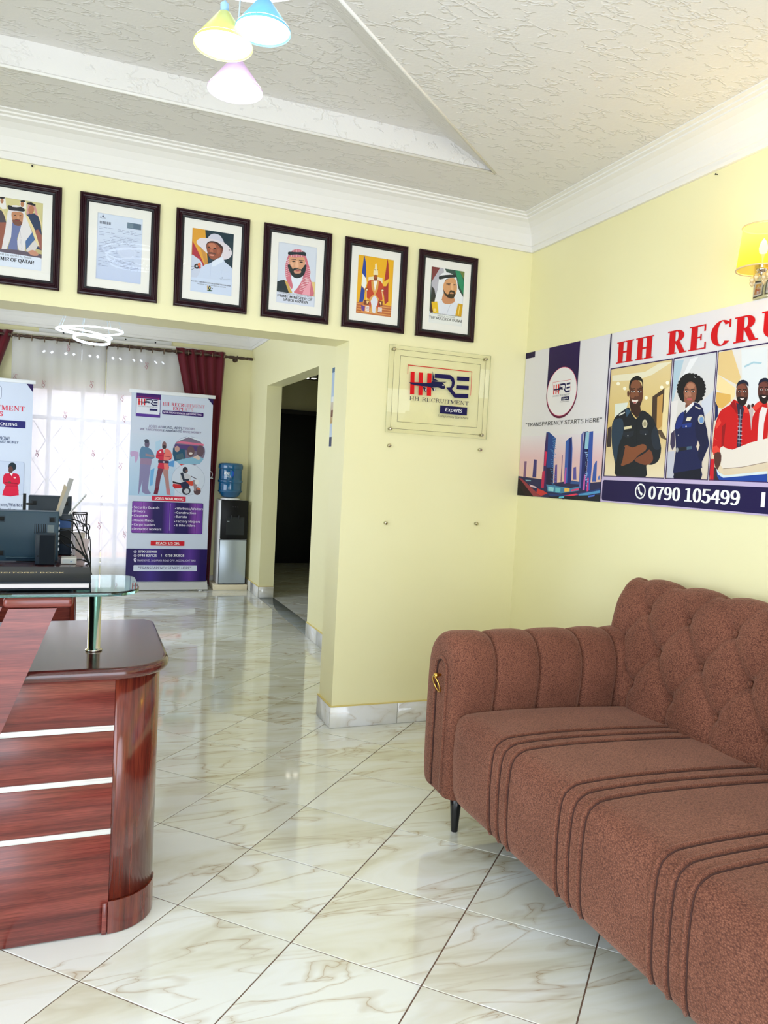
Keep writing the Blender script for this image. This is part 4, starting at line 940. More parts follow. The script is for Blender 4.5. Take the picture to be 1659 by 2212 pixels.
def art4(c):
    c.rect(c.a0-.003, c.z0-.003, c.a1+.003, c.z1+.003, (208, 218, 236), (214, 220, 232))
    c.poly([(340, 1280), (420, 1250), (500, 1240), (600, 1500), (340, 1470)], (14, 36, 46)); c.poly([(500, 1240), (560, 1270), (660, 1500), (590, 1495)], (206, 168, 88)); c.poly([(1030, 1280), (1110, 1285), (1100, 1580), (980, 1560)], (224, 196, 130)); c.poly([(640, 1160), (860, 1160), (830, 1300), (760, 1520), (660, 1500), (640, 1330)], (226, 232, 244))
    c.poly([(575, 760), (650, 660), (760, 630), (860, 660), (930, 770), (985, 950), (1020, 1080), (1010, 1180), (1050, 1330), (1080, 1560), (840, 1530), (690, 1490), (760, 1400), (860, 1220), (900, 1000), (900, 860), (600, 850), (620, 980), (640, 1230), (665, 1350), (640, 1420), (540, 1230), (520, 1080), (525, 920)], (206, 110, 128), sm=3)
    for i in range(9): c.line([(920, 1000+i*38), (1010, 1020+i*38)], .0018, (246, 226, 230)); c.line([(530, 860+i*40), (600, 830+i*40)], .0018, (246, 226, 230)); c.line([(800+i*8, 1440-i*30), (900+i*12, 1470-i*30)], .0018, (246, 226, 230))
    for i in range(7): c.line([(640+i*34, 640), (640+i*34, 790)], .0022, (246, 226, 230))
    c.poly([(990, 1290), (1030, 1280), (1000, 1560), (850, 1530), (900, 1420)], (232, 160, 176))
    c.poly([(600, 780), (700, 800), (800, 790), (900, 800), (910, 960), (880, 1090), (770, 1160), (650, 1090), (600, 960)], (214, 158, 122), sm=4)
    c.poly([(565, 960), (620, 940), (660, 1020), (700, 1010), (770, 1015), (830, 1030), (860, 1010), (910, 940), (940, 960), (900, 1120), (820, 1195), (720, 1205), (630, 1130)], (22, 36, 42), sm=4); c.poly([(690, 1060), (770, 1030), (830, 1060), (815, 1110), (710, 1110)], (206, 148, 124), sm=3); c.ell(762, 1060, 46, 14, (176, 84, 84))
    c.ell(685, 870, 34, 14, (30, 22, 24)); c.ell(835, 890, 34, 14, (30, 22, 24)); c.line([(640, 830), (730, 835)], .003, (24, 20, 22)); c.line([(790, 850), (885, 860)], .003, (24, 20, 22)); c.poly([(735, 870), (770, 875), (785, 985), (715, 980)], (232, 182, 148), sm=2); c.ell(650, 930, 34, 50, (226, 172, 138))
    c.poly([(570, 710), (600, 680), (760, 690), (900, 685), (930, 730), (915, 765), (760, 735), (600, 745)], (14, 36, 46), sm=3)
    c.poly([(340, 1465), (590, 1500), (850, 1535), (1090, 1575), (1090, 1800), (330, 1700)], (214, 220, 236)); c.line([(350, 1468), (1085, 1572)], .0006, INK)
    c.text('MOHAMMMED BIN SALMAN AL SAUD', c.a0+.012, c.a1-.016, 2.2105, .0060, (70, 74, 86)); c.text('PRIME MINISTER OF', c.a0+.006, c.a1-.012, 2.1940, .0130, (20, 24, 34), bold=.02); c.text('SAUDI ARABIA', c.a0+.034, c.a1-.034, 2.1775, .0130, (20, 24, 34), bold=.02)
def art5(c):
    c.rect(c.a0-.003, c.z0-.003, c.a1+.003, c.z1+.003, (236, 178, 20))
    c.poly([(380, 1460), (520, 1470), (940, 1520), (1130, 1560), (1130, 1800), (370, 1700)], (196, 112, 50))
    for i in range(7): c.line([(390, 1490+i*28), (1110, 1590+i*26)], .0016, [(240, 196, 110), (150, 40, 30)][i % 2])
    for pts, col in (([(545, 470), (580, 640), (590, 990), (500, 860), (520, 700)], (24, 66, 160)), ([(510, 870), (590, 985), (600, 1080), (560, 1190), (490, 1120)], (240, 240, 236)), ([(490, 1120), (560, 1220), (545, 1380), (520, 1460), (440, 1465)], (24, 66, 160)), ([(1030, 550), (1050, 690), (1060, 980), (960, 1040), (990, 850)], (168, 40, 34)), ([(1055, 980), (1040, 1110), (980, 1140), (920, 1080)], (236, 190, 60)), ([(1050, 1050), (1045, 1460), (970, 1520), (940, 1140), (1000, 1140)], (164, 36, 36))): c.poly(pts, col)
    c.poly([(635, 950), (740, 935), (830, 945), (925, 970), (925, 1080), (635, 1060)], (238, 226, 190)); c.poly([(640, 1020), (740, 1010), (830, 1015), (900, 1050), (960, 1200), (920, 1430), (860, 1440), (880, 1600), (650, 1580), (660, 1420), (580, 1350), (600, 1150)], (196, 66, 26), sm=2)
    c.poly([(690, 1020), (750, 1020), (770, 1180), (800, 1020), (850, 1030), (830, 1200), (780, 1310), (850, 1400), (800, 1560), (820, 1700), (660, 1690), (690, 1500), (650, 1390), (750, 1300), (700, 1180)], (220, 164, 84)); c.poly([(735, 1020), (820, 1020), (790, 1150), (765, 1240)], (244, 240, 232)); c.poly([(755, 1330), (810, 1400), (825, 1480), (780, 1600), (775, 1690), (715, 1680), (710, 1560), (680, 1450)], (224, 226, 238), sm=2)
    c.ell(780, 960, 42, 62, (130, 62, 30)); c.ell(780, 950, 30, 30, (166, 84, 44)); c.poly([(735, 900), (740, 800), (770, 770), (770, 680), (800, 665), (812, 770), (830, 800), (835, 905)], (240, 226, 186)); c.ell(770, 800, 20, 10, (120, 70, 30)); c.ell(820, 800, 16, 10, (120, 70, 30))
    for (x, y) in ((600, 1200), (925, 1215)): c.ell(x, y, 40, 34, (150, 66, 24)); c.ell(x, y+10, 22, 16, (244, 226, 190)); c.line([(x-10, y+30), (x-10 if x < 700 else x+15, y+220)], .004, (240, 214, 150))
    c.poly([(520, 1520), (650, 1560), (650, 1690), (480, 1660)], (230, 150, 70)); c.poly([(480, 1530), (560, 1550), (550, 1660), (490, 1640)], (96, 60, 150)); c.poly([(575, 1540), (650, 1550), (645, 1670), (565, 1650)], (236, 222, 214)); c.poly([(835, 1570), (915, 1580), (910, 1680), (830, 1670)], (236, 222, 214))
    for i in range(3): c.line([(585, 1570+i*32), (640, 1578+i*32)], .0012, (110, 80, 150)); c.line([(840, 1592+i*30), (905, 1600+i*30)], .0012, (110, 80, 150))
    c.poly([(540, 1420), (650, 1440), (640, 1530), (530, 1520)], (120, 50, 24)); c.poly([(850, 1440), (930, 1450), (920, 1560), (840, 1550)], (120, 50, 24)); c.poly([(590, 1440), (650, 1450), (600, 1510)], (244, 210, 130)); c.poly([(860, 1470), (900, 1470), (890, 1540)], (244, 210, 130))
def art6(c):
    c.rect(c.a0-.003, 2.2255, c.a1+.003, c.z1+.003, (38, 70, 62))
    c.poly([(450, 460), (640, 490), (560, 620), (440, 800)], (124, 50, 50)); c.poly([(630, 490), (720, 505), (760, 600), (620, 700), (530, 1120), (430, 1200), (430, 820), (540, 640)], (186, 184, 196)); c.poly([(700, 500), (730, 510), (770, 600), (720, 640)], (236, 236, 240)); c.poly([(440, 900), (500, 980), (530, 1150), (500, 1260), (410, 1500)], (34, 38, 34)); c.poly([(960, 560), (1060, 570), (1190, 900), (1170, 1160), (1050, 900)], (22, 138, 96)); c.poly([(1060, 570), (1200, 590), (1190, 800), (1120, 700)], (110, 126, 60))
    c.poly([(430, 1250), (560, 1250), (600, 1500), (460, 1510), (400, 1490)], (74, 34, 30)); c.poly([(560, 1230), (660, 1220), (950, 1220), (1040, 1260), (1130, 1340), (1120, 1590), (400, 1500), (560, 1480)], (224, 228, 240))
    c.poly([(620, 680), (740, 600), (900, 640), (990, 730), (1030, 960), (1150, 1180), (1140, 1320), (940, 1250), (960, 1000), (960, 760), (760, 750), (720, 900), (680, 1180), (560, 1260), (500, 1250), (560, 1000)], (234, 236, 242), sm=3)
    c.poly([(690, 960), (730, 800), (850, 730), (960, 750), (1000, 900), (985, 1050), (900, 1180), (780, 1140)], (216, 158, 108), sm=3); c.poly([(665, 1180), (720, 1060), (820, 1160), (940, 1180), (930, 1270), (810, 1305), (700, 1280)], (202, 140, 100), sm=3); c.poly([(695, 970), (730, 1040), (800, 1090), (850, 1000), (900, 1000), (940, 1020), (965, 1080), (930, 1160), (870, 1185), (780, 1150), (710, 1060)], (54, 38, 28), sm=3); c.poly([(830, 1060), (880, 1040), (930, 1070), (880, 1090)], (196, 138, 100), sm=2); c.ell(880, 1105, 34, 28, (66, 48, 34))
    c.line([(760, 860), (860, 845)], .0035, (30, 24, 22)); c.ell(820, 878, 34, 13, (30, 24, 24)); c.ell(945, 878, 28, 12, (30, 24, 24)); c.poly([(870, 850), (905, 850), (920, 990), (860, 985)], (234, 182, 134), sm=2); c.poly([(600, 690), (740, 660), (970, 650), (980, 690), (950, 715), (740, 730), (612, 760)], (22, 32, 36), sm=2)
    c.poly([(430, 1255), (560, 1248), (590, 1500), (470, 1505)], (232, 190, 30)); c.poly([(1020, 1290), (1130, 1310), (1095, 1585), (960, 1565)], (214, 164, 24)); c.ell(505, 1440, 34, 36, (244, 214, 130)); c.line([(1060, 1340), (1030, 1540)], .004, (246, 216, 110)); c.line([(850, 1320), (770, 1520)], .0016, (170, 176, 196))
    c.poly([(390, 1495), (1130, 1590), (1130, 1830), (380, 1720)], (232, 234, 232)); c.line([(400, 1497), (1118, 1590)], .0006, (60, 30, 24))
    c.text('HIS HIGHNESS SHEIKH MOHAMMED BIN', c.a0+.008, c.a1-.008, 2.2140, .0062, (90, 94, 100)); c.text('RASHID AL MAKTOUM', c.a0+.050, c.a1-.044, 2.2040, .0062, (90, 94, 100)); c.text('THE RULER OF DUBAI', c.a0+.002, c.a1-.002, 2.1870, .0135, (20, 22, 26), bold=.02)
picture(-.457, -.111, (0, 400, 150, 1382), 'dark framed portrait of man in white headscarf with others behind him', art1)
picture(-.037, .308, (160, 400, 360, 1659), 'dark framed pale blue certificate document under reflecting glass', art2)
picture(.381, .726, (370, 440, 560, 1659), 'dark framed portrait of man in white wide-brimmed hat and shirt', art3)
picture(.795, 1.141, (560, 470, 730, 1567), 'dark framed portrait of bearded man in red and white checked headscarf', art4)
picture(1.211, 1.556, (730, 500, 890, 1539), 'dark framed picture of enthroned figure in red robe between two flags', art5)
picture(1.622, 1.969, (890, 530, 1040, 1543), 'dark framed portrait of bearded man in white headscarf with gold trim', art6)
# ------------------------------------------------------------------ acrylic company sign and spare wall bolts
acryl = bpy.data.materials.new('clear_acrylic'); acryl.use_nodes = True; thin_glass(acryl, (255, 255, 253), refl=.03)
LOGO = []
lc = Canvas((0, Y0-.0205, 0), (1, 0, 0), (0, 0, 1), (0, -1, 0), (830, 740, 1070, 1659))
for pts, col in (([(395, 435), (455, 437), (448, 775), (385, 773)], RED), ([(520, 445), (580, 449), (570, 787), (510, 784)], RED), ([(645, 457), (708, 460), (698, 796), (635, 793)], RED), ([(452, 590), (640, 605), (640, 660), (450, 640)], RED),
    ([(755, 463), (985, 483), (1040, 530), (1055, 600), (1040, 660), (1010, 692), (1065, 764), (1256, 770), (1254, 832), (1045, 822), (925, 672), (985, 670), (1005, 640), (1010, 590), (985, 550), (900, 540), (752, 528)], NAVY),
    ([(1088, 506), (1270, 517), (1267, 580), (1086, 566)], NAVY), ([(1085, 636), (1263, 647), (1260, 706), (1080, 694)], NAVY),
    ([(370, 592), (580, 606), (700, 600), (715, 575), (860, 590), (897, 630), (912, 668), (898, 692), (860, 690), (800, 668), (700, 672), (640, 655), (570, 652), (400, 622)], (20, 20, 70)), ([(722, 425), (745, 540), (815, 572), (720, 572)], (20, 20, 70)), ([(780, 588), (935, 586), (900, 600)], (20, 20, 70)), ([(575, 660), (610, 670), (640, 700), (630, 735), (600, 728)], (20, 20, 70)), ([(700, 670), (735, 680), (770, 690), (760, 722), (730, 720)], (20, 20, 70)), ([(612, 685), (634, 690), (630, 725), (612, 722)], (210, 205, 200)), ([(740, 682), (764, 688), (758, 718), (740, 714)], (210, 205, 200)), ([(865, 630), (890, 632), (892, 645), (868, 645)], (225, 220, 210))):
    LOGO.append(([lc.m(*p) for p in pts], col))
def logo(c, x, y, w, full=True, paper=WHITE):
    """company mark with its left edge at x, foot of the red bars at y, width w"""
    k = w/.350
    f = lambda p: (x+(p[0]-1.605)*k, y+(p[1]-1.774)*k)
    for pts, col in LOGO: c.poly([f(p) for p in pts], col, px=False)
    a, b = f((1.586, 1.80)), f((1.968, 1.930)); t = .0042*k
    c.rect(a[0], b[1]-t, b[0], b[1], (206, 30, 36)); c.rect(b[0]-t*.8, a[1], b[0], b[1], (226, 120, 110), (206, 30, 36)); c.rect(a[0], b[1]-.05*k, a[0]+t*.8, b[1], (226, 120, 110), (206, 30, 36))
    c.text('HH RECRUITMENT', f((1.606, 0))[0], f((1.957, 0))[0], f((0, 1.747))[1] if False else y+(1.7455-1.774)*k, .0205*k, (28, 22, 60), serif=True, wt=.13)
    if full:
        p, q = f((1.787, 1.690)), f((1.950, 1.733)); c.rect(p[0], p[1], q[0], q[1], (26, 22, 76)); c.text('Experts', p[0]+.032*k, q[0]-.030*k, p[1]+.013*k, .020*k, WHITE, bold=.012, shear=.12)
        c.text('Transparency Starts Here', f((1.776, 0))[0], f((1.959, 0))[0], y+(1.670-1.774)*k, .012*k, (60, 56, 60), shear=.3)
sg = thing('acrylic_sign', 'clear acrylic company sign with red and navy logo on chrome standoffs', 'sign', (1.78, Y0-.02, 1.567))
SX0, SX1, SZ0, SZ1 = 1.478, 2.080, 1.568, 2.026
sh_ = MB().box(SX0, SX1, Y0-.0205, Y0-.0155, SZ0, SZ1, .0006, 1).obj('acrylic_sheet', acryl, sg)
edge = MB(); 
for q in ((SX0, SX1, SZ1-.0008, SZ1), (SX0, SX1, SZ0, SZ0+.0008), (SX0, SX0+.0008, SZ0, SZ1), (SX1-.0008, SX1, SZ0, SZ1)): edge.box(q[0]-.0002, q[1]+.0002, Y0-.0206, Y0-.0154, q[2], q[3])
edge.obj('polished_edge', mat('acrylic_edge', (196, 196, 150), .2), sh_)
c = Canvas((0, Y0-.0207, 0), (1, 0, 0), (0, 0, 1), (0, -1, 0), (830, 740, 1070, 1659))
LN = (84, 72, 44)
c.frame(1.5055, 1.589, 2.050, 2.0045, .0016, LN); c.frame(1.5415, 1.627, 2.0175, 1.973, .0016, LN); logo(c, 1.605, 1.774, .350)
c.obj('sign_print', sh_)
bolt_m = mat('chrome_bolt', (190, 184, 160), .2, 1.0)
def bolt(x, zz, parent, L_=.028):
    return MB().lathe([(0, 0), (.0085, 0), (.0085, -.012), (.0062, -.013), (.0062, -L_+.008), (.0088, -L_+.007), (.0088, -L_+.001), (.007, -L_), (0, -L_)], (x, Y0-.0003, zz), 16, 'y').obj('standoff_bolt', bolt_m, parent)
for (x, zz) in ((1.505, 2.003), (2.048, 2.005), (2.050, 1.590), (1.507, 1.588)): bolt(x, zz, sg)
for (x, zz, lb) in ((1.508, 1.500, 'bare chrome wall bolt close under the sign corner nearer the opening'), (2.049, 1.509, 'bare chrome wall bolt close under the sign corner nearer the long banner'), (1.511, 1.090, 'low bare chrome wall bolt well below the sign, nearer the opening'), (2.053, 1.099, 'low bare chrome wall bolt well below the sign, nearer the long banner')):
    o = recenter(bolt(x, zz, None, .022)); o.name = 'wall_bolt'; tag(o, lb, 'bolt', 'spare sign bolts below the acrylic sign')
for (px_, py_, wall) in ((1550, 377, 'r'), (70, 360, 'f')):
    n = MB()
    if wall == 'r': p = hit(px_, py_, Vector((X0, 0, 0)), Vector((-1, 0, 0))); n.lathe([(0, 0), (.002, 0), (.002, -.009), (.004, -.010), (0, -.011)], (p.x-.0003, p.y, p.z), 8, 'x'); lb = 'small dark nail in the wall above the banner'
    else: p = hit(px_, py_, Vector((0, Y0, 0)), Vector((0, -1, 0))); n.lathe([(0, 0), (.002, 0), (.002, -.009), (.004, -.010), (0, -.011)], (p.x, p.y-.0003, p.z), 8, 'y'); lb = 'small dark nail between two framed pictures under the cornice'
    tag(recenter(n.obj('nail', rub)), lb, 'nail')
# ------------------------------------------------------------------ printed banner on the right wall
LAV = (214, 208, 222); PAPER = (226, 222, 226); PUR = (30, 12, 62)
BZ0, BZ1 = 1.2725, 2.066; BYL, BYR = 3.778, .30
wb = thing('wall_banner', 'long printed recruitment banner with portraits and phone number on the wall', 'banner', (X0-.003, 2.05, BZ0))
wsh = MB().box(X0-.0045, X0-.0008, BYR, BYL, BZ0, BZ1).obj('vinyl_sheet', mat('banner_vinyl', (228, 224, 228), .4), wb)
CR3 = (1100, 640, 1659, 1659); CR1 = (1110, 780, 1330, 1570); CR2 = (1300, 780, 1560, 1659); CR4 = (1460, 740, 1659, 1376)
c = Canvas((X0-.0046, 0, 0), (0, -1, 0), (0, 0, 1), (-1, 0, 0), CR3); c.EPS = 1.2e-5
c.rect(-BYL, BZ0, -BYR, BZ1, PAPER)
# city skyline block
c.rect(-BYL, 1.30, -3.028, 1.48, (236, 196, 160), (226, 190, 196)); c.rect(-BYL, 1.48, -3.028, 1.60, (226, 190, 196), (226, 218, 226)); c.crop = CR1
c.poly([(60, 1770), (200, 1790), (420, 1820), (620, 1880), (900, 1840), (1100, 1880), (1350, 1860), (1345, 2170), (40, 2065)], (44, 44, 84))
c.poly([(60, 1800), (130, 1830), (300, 2090), (40, 2062)], (40, 26, 34)); c.poly([(80, 1800), (120, 1810), (420, 2090), (300, 2080)], (150, 60, 70)); c.poly([(60, 1900), (120, 1980), (180, 2075), (45, 2062)], (24, 20, 28))
T = [([(165, 1545), (200, 1545), (185, 1790), (145, 1790)], (128, 92, 130)), ([(310, 1515), (355, 1520), (345, 1795), (285, 1795)], (64, 58, 120)), ([(500, 1100), (540, 1090), (650, 1190), (615, 1500), (605, 1900), (495, 1960), (480, 1700)], (34, 70, 140)), ([(500, 1110), (530, 1110), (500, 1960), (440, 1950), (470, 1400)], (60, 40, 96)), ([(480, 1390), (515, 1400), (490, 1620), (465, 1610)], (214, 40, 90)), ([(440, 1700), (480, 1690), (460, 1960), (415, 1950)], (190, 40, 84)), ([(500, 1640), (605, 1640), (600, 1900), (495, 1960)], (30, 28, 70)),
     ([(640, 1600), (668, 1595), (665, 1880), (620, 1880)], (96, 70, 150)), ([(745, 1450), (755, 1450), (735, 1860), (720, 1860)], (110, 84, 130)), ([(800, 1240), (850, 1190), (895, 1165), (905, 1350), (885, 1870), (770, 1890), (790, 1500)], (60, 96, 176)), ([(850, 1195), (895, 1168), (880, 1870), (820, 1890), (840, 1500)], (28, 44, 116)), ([(795, 1640), (815, 1640), (800, 1890), (770, 1890)], (190, 90, 170)), ([(920, 1640), (960, 1630), (965, 1830), (910, 1830)], (92, 84, 160)),
     ([(1040, 1130), (1080, 1080), (1060, 1300), (1040, 1960), (1000, 1960), (1030, 1300)], (96, 100, 170)), ([(1090, 1090), (1150, 1080), (1140, 1380), (1110, 1990), (1030, 1980), (1060, 1350)], (30, 40, 104)), ([(1110, 1100), (1160, 1090), (1150, 1360), (1090, 1350)], (150, 196, 216)), ([(1165, 1090), (1225, 1080), (1205, 1600), (1170, 1990), (1110, 1990), (1145, 1380)], (52, 84, 170)), ([(1120, 1360), (1150, 1350), (1120, 1700), (1090, 1700)], (24, 24, 70)), ([(1085, 1750), (1105, 1750), (1090, 1990), (1060, 1990)], (206, 90, 170)), ([(1135, 1800), (1155, 1800), (1150, 2050), (1120, 2050)], (220, 60, 130)),
     ([(1265, 1540), (1282, 1540), (1270, 1860), (1205, 1860), (1230, 1620)], (60, 90, 170)), ([(1300, 1780), (1330, 1760), (1330, 1830), (1290, 1830)], (90, 110, 180))]
for pts, col in T: c.poly(pts, col)
for pts, col in (([(500, 1900), (880, 1960), (1010, 1930), (1000, 2000), (720, 2040), (520, 2010)], (70, 130, 170)), ([(530, 1935), (620, 1945), (610, 2010), (530, 2000)], (150, 210, 220)), ([(640, 1950), (720, 1955), (715, 2020), (640, 2020)], (110, 190, 205)), ([(780, 1960), (860, 1960), (860, 2010), (780, 2015)], (236, 190, 90)), ([(880, 1985), (1000, 1960), (1000, 1990), (880, 2010)], (220, 70, 120)), ([(520, 2040), (900, 2060), (1340, 1960), (1345, 2030), (760, 2130), (560, 2080)], (40, 60, 120)), ([(760, 2080), (960, 2040), (1000, 2055), (800, 2105)], (230, 60, 90)), ([(360, 1960), (460, 2000), (520, 2040), (420, 2080), (350, 2030)], (200, 60, 60)), ([(1000, 2050), (1340, 1990), (1340, 2030), (1000, 2090)], (80, 150, 200)), ([(880, 1850), (1020, 1860), (1010, 1900), (870, 1890)], (60, 90, 150)), ([(520, 2090), (1345, 2060), (1343, 2170), (560, 2110)], (30, 32, 44)), ([(700, 2090), (780, 2080), (770, 2110), (690, 2112)], (90, 190, 220)), ([(1150, 2075), (1250, 2060), (1240, 2085), (1150, 2100)], (80, 120, 220)), ([(180, 1830), (260, 1835), (270, 1850), (190, 1850)], (130, 180, 200)), ([(240, 1900), (330, 1930), (360, 1960), (260, 1940)], (220, 190, 200))): c.poly(pts, col)
random.seed(5)
for i in range(26):
    x_ = 560+random.random()*50; y_ = 1180+i*30; c.poly([(x_, y_), (x_+50, y_+14), (x_+50, y_+22), (x_, y_+8)], (84, 140, 196))
for i in range(18): c.poly([(1092+random.random()*50, 1400+i*30), (1102+random.random()*50, 1400+i*30), (1100+random.random()*40, 1425+i*30)], (150, 180, 226))
random.seed(7)
# purple ribbon and round logo
c.crop = CR3
c.rect(-BYL, 2.034, -3.684, BZ1, PUR); c.rect(-3.546, 1.80, -3.272, BZ1, PUR, (40, 18, 78)); c.ell(-3.409, 1.8185, .1385, .133, (96, 18, 56), px=False, n=40); c.ell(-3.409, 1.8235, .134, .127, (214, 90, 130), px=False, n=40); c.ell(-3.409, 1.8235, .131, .1245, (232, 228, 230), px=False, n=40)
logo(c, -3.484, 1.812, .150); c.text('"TRANSPARENCY STARTS HERE"', -3.735, -3.058, 1.6525, .0205, INK, bold=.004)
# headline and portraits
c.text('HH RECRUITMENT EXPERTS', -2.980, -.47, 1.9185, .0985, (204, 8, 18), serif=True, wt=.27)
c.rect(-3.0335, BZ0, -3.0245, BZ1, PUR)
c.rect(-3.018, 1.388, -BYR-.0, 1.902, (206, 196, 216))
def panel(x0, x1): c.rect(x0-.004, 1.391, x1+.004, 1.901, PUR); 
P1 = (-3.010, -2.608); P2 = (-2.595, -2.363); P3 = (-2.352, -1.80)
for p in (P1, P2, P3): panel(*p)
Z0, Z1 = 1.396, 1.896
c.rect(P1[0], 1.63, P1[1], Z1, (216, 186, 116), (226, 204, 152)); c.rect(P1[0], Z0, P1[1], 1.63, (236, 220, 186), (214, 182, 112)); c.crop = CR2
c.poly([(150, 200), (600, 150), (800, 30), (980, 10), (700, 190), (500, 260), (150, 280)], (232, 224, 196)); c.poly([(705, 490), (880, 370), (850, 700), (770, 900), (690, 880)], (70, 52, 40)); c.poly([(770, 500), (850, 450), (830, 900), (760, 960)], (196, 150, 82)); c.poly([(870, 390), (960, 340), (910, 1090), (830, 1050)], (236, 216, 164)); c.poly([(760, 950), (830, 950), (910, 1095), (825, 1060)], (90, 70, 52)); c.poly([(190, 590), (370, 570), (330, 700), (180, 820)], (222, 226, 214)); c.poly([(90, 920), (140, 900), (130, 1180), (75, 1185)], (60, 48, 48))
for (x_, y_) in ((232, 312), (322, 378), (618, 507), (832, 362), (912, 300)): c.ell(x_, y_, 24, 24, (250, 244, 220))
SH = (24, 28, 36); SHL = (40, 58, 78); SK1 = (92, 52, 38); SK1L = (130, 80, 56); SKD = (58, 32, 26)
c.poly([(385, 590), (530, 570), (545, 700), (490, 790), (410, 700)], SKD); c.poly([(370, 640), (250, 720), (175, 800), (140, 960), (150, 1200), (190, 1420), (215, 1590), (600, 1610), (620, 1440), (700, 1430), (790, 1370), (825, 1200), (790, 1050), (750, 880), (690, 760), (560, 680), (480, 800), (400, 680)], SH, sm=3)
c.poly([(170, 820), (290, 800), (300, 1000), (240, 1160), (200, 1400), (150, 1180), (140, 960)], SHL, sm=3); c.poly([(690, 1000), (760, 900), (815, 1190), (720, 1200)], (34, 42, 56), sm=3); c.poly([(340, 650), (410, 690), (350, 770), (330, 690)], (52, 80, 104))
c.poly([(270, 1430), (320, 1170), (430, 1190), (560, 1145), (620, 1170), (610, 1230), (520, 1290), (420, 1390), (330, 1430)], (132, 76, 48), sm=3); c.poly([(460, 1360), (600, 1270), (660, 1220), (700, 1270), (710, 1370), (640, 1430), (540, 1415)], (122, 68, 46), sm=3); c.poly([(300, 1190), (330, 1180), (290, 1380), (270, 1430), (240, 1300)], (30, 32, 40))
c.ell(480, 450, 96, 195, SK1, n=28); c.ell(470, 330, 70, 70, SK1L); c.ell(430, 470, 32, 45, SK1L); c.poly([(470, 400), (500, 400), (515, 480), (460, 480)], SK1L, sm=2); c.poly([(385, 540), (420, 560), (540, 560), (570, 500), (540, 610), (490, 650), (430, 640), (395, 600)], SKD, sm=3); c.poly([(420, 532), (462, 540), (508, 536), (492, 572), (462, 588), (432, 568)], (236, 220, 214), sm=3); c.poly([(438, 566), (486, 568), (470, 584), (452, 584)], (170, 84, 80), sm=2); c.ell(370, 450, 14, 45, SK1); c.poly([(388, 400), (385, 320), (420, 240), (500, 203), (565, 250), (576, 340), (560, 400), (560, 290), (480, 262), (420, 290)], (22, 18, 20), sm=3)
for x_ in (437, 528): c.line([(x_-34, 385), (x_+30, 378)], .0035, (24, 16, 14)); c.ell(x_, 422, 26, 11, (206, 196, 190)); c.ell(x_, 421, 12, 11, (20, 12, 12)); c.line([(x_-28, 412), (x_+28, 410)], .0016, (20, 12, 12))
c.ell(600, 865, 36, 58, (206, 198, 168)); c.ell(600, 868, 20, 34, (160, 150, 120)); c.poly([(312, 910), (415, 890), (418, 928), (315, 945)], (222, 210, 170)); c.line([(490, 800), (490, 1140)], .003, (14, 16, 22)); c.poly([(300, 985), (450, 960), (440, 1030), (360, 1060), (300, 1030)], (32, 38, 50)); c.poly([(530, 950), (650, 960), (640, 1000), (590, 1020), (530, 1000)], (32, 38, 50)); c.ell(367, 1028, 8, 8, (200, 200, 200)); c.ell(610, 1008, 8, 8, (200, 200, 200)); c.poly([(240, 740), (320, 700), (330, 715), (250, 755)], (220, 220, 214)); c.poly([(210, 1580), (600, 1600), (590, 1650), (200, 1640)], (70, 60, 66))
# woman in navy uniform
c.rect(P2[0], Z0, P2[1], Z1, (222, 206, 184), (214, 216, 222)); c.poly([(1010, 0), (1140, -20), (990, 560), (970, 600)], (176, 200, 216)); c.poly([(1230, -30), (1340, -60), (1150, 250), (1080, 300)], (232, 232, 236)); c.poly([(1580, 380), (1570, 620), (1400, 780), (1380, 560)], (206, 210, 222)); c.poly([(950, 560), (1060, 540), (1010, 960), (960, 1000)], (228, 222, 220)); c.poly([(960, 1000), (1010, 950), (1020, 1160), (980, 1230), (950, 1150)], (60, 50, 80)); c.poly([(1560, 560), (1590, 560), (1560, 1100), (1520, 1200)], (196, 170, 140)); c.poly([(910, 1250), (1010, 1240), (1000, 1640), (900, 1620)], (196, 196, 208))
c.poly([(1120, 560), (1060, 450), (1055, 360), (1110, 220), (1210, 165), (1270, 190), (1290, 230), (1340, 220), (1400, 260), (1430, 360), (1400, 490), (1330, 580), (1290, 560)], (20, 18, 20), sm=4)
for i in range(26):
    t_ = 2*PI*i/26; c.ell(1243+178*math.cos(t_), 380+190*math.sin(t_) if math.sin(t_) < .6 else 520, 26, 26, (20, 18, 20), n=8)
c.poly([(1160, 600), (1280, 560), (1240, 700), (1160, 660)], (110, 64, 48)); c.poly([(1140, 400), (1190, 300), (1260, 290), (1310, 350), (1310, 480), (1280, 560), (1210, 610), (1150, 560), (1140, 480)], (142, 90, 68), sm=3); c.ell(1235, 345, 55, 40, (176, 120, 92)); c.ell(1180, 470, 26, 36, (168, 110, 86)); c.poly([(1205, 420), (1230, 420), (1245, 485), (1195, 485)], (172, 116, 92), sm=2); c.ell(1218, 528, 38, 17, (186, 88, 86)); 
for x_ in (1180, 1266): c.ell(x_, 422, 23, 10, (222, 212, 206)); c.ell(x_, 421, 11, 10, (24, 14, 12)); c.line([(x_-24, 412), (x_+24, 410)], .0014, (24, 14, 12)); c.line([(x_-28, 396), (x_+26, 388)], .0026, (36, 22, 20))
c.poly([(1130, 700), (1290, 570), (1400, 650), (1430, 820), (1480, 1090), (1480, 1180), (1390, 1390), (1395, 1470), (1375, 1480), (1370, 1650), (1010, 1640), (1015, 1545), (990, 1530), (1030, 1230), (1020, 1020), (1015, 900), (1060, 760)], (20, 26, 74), sm=2)
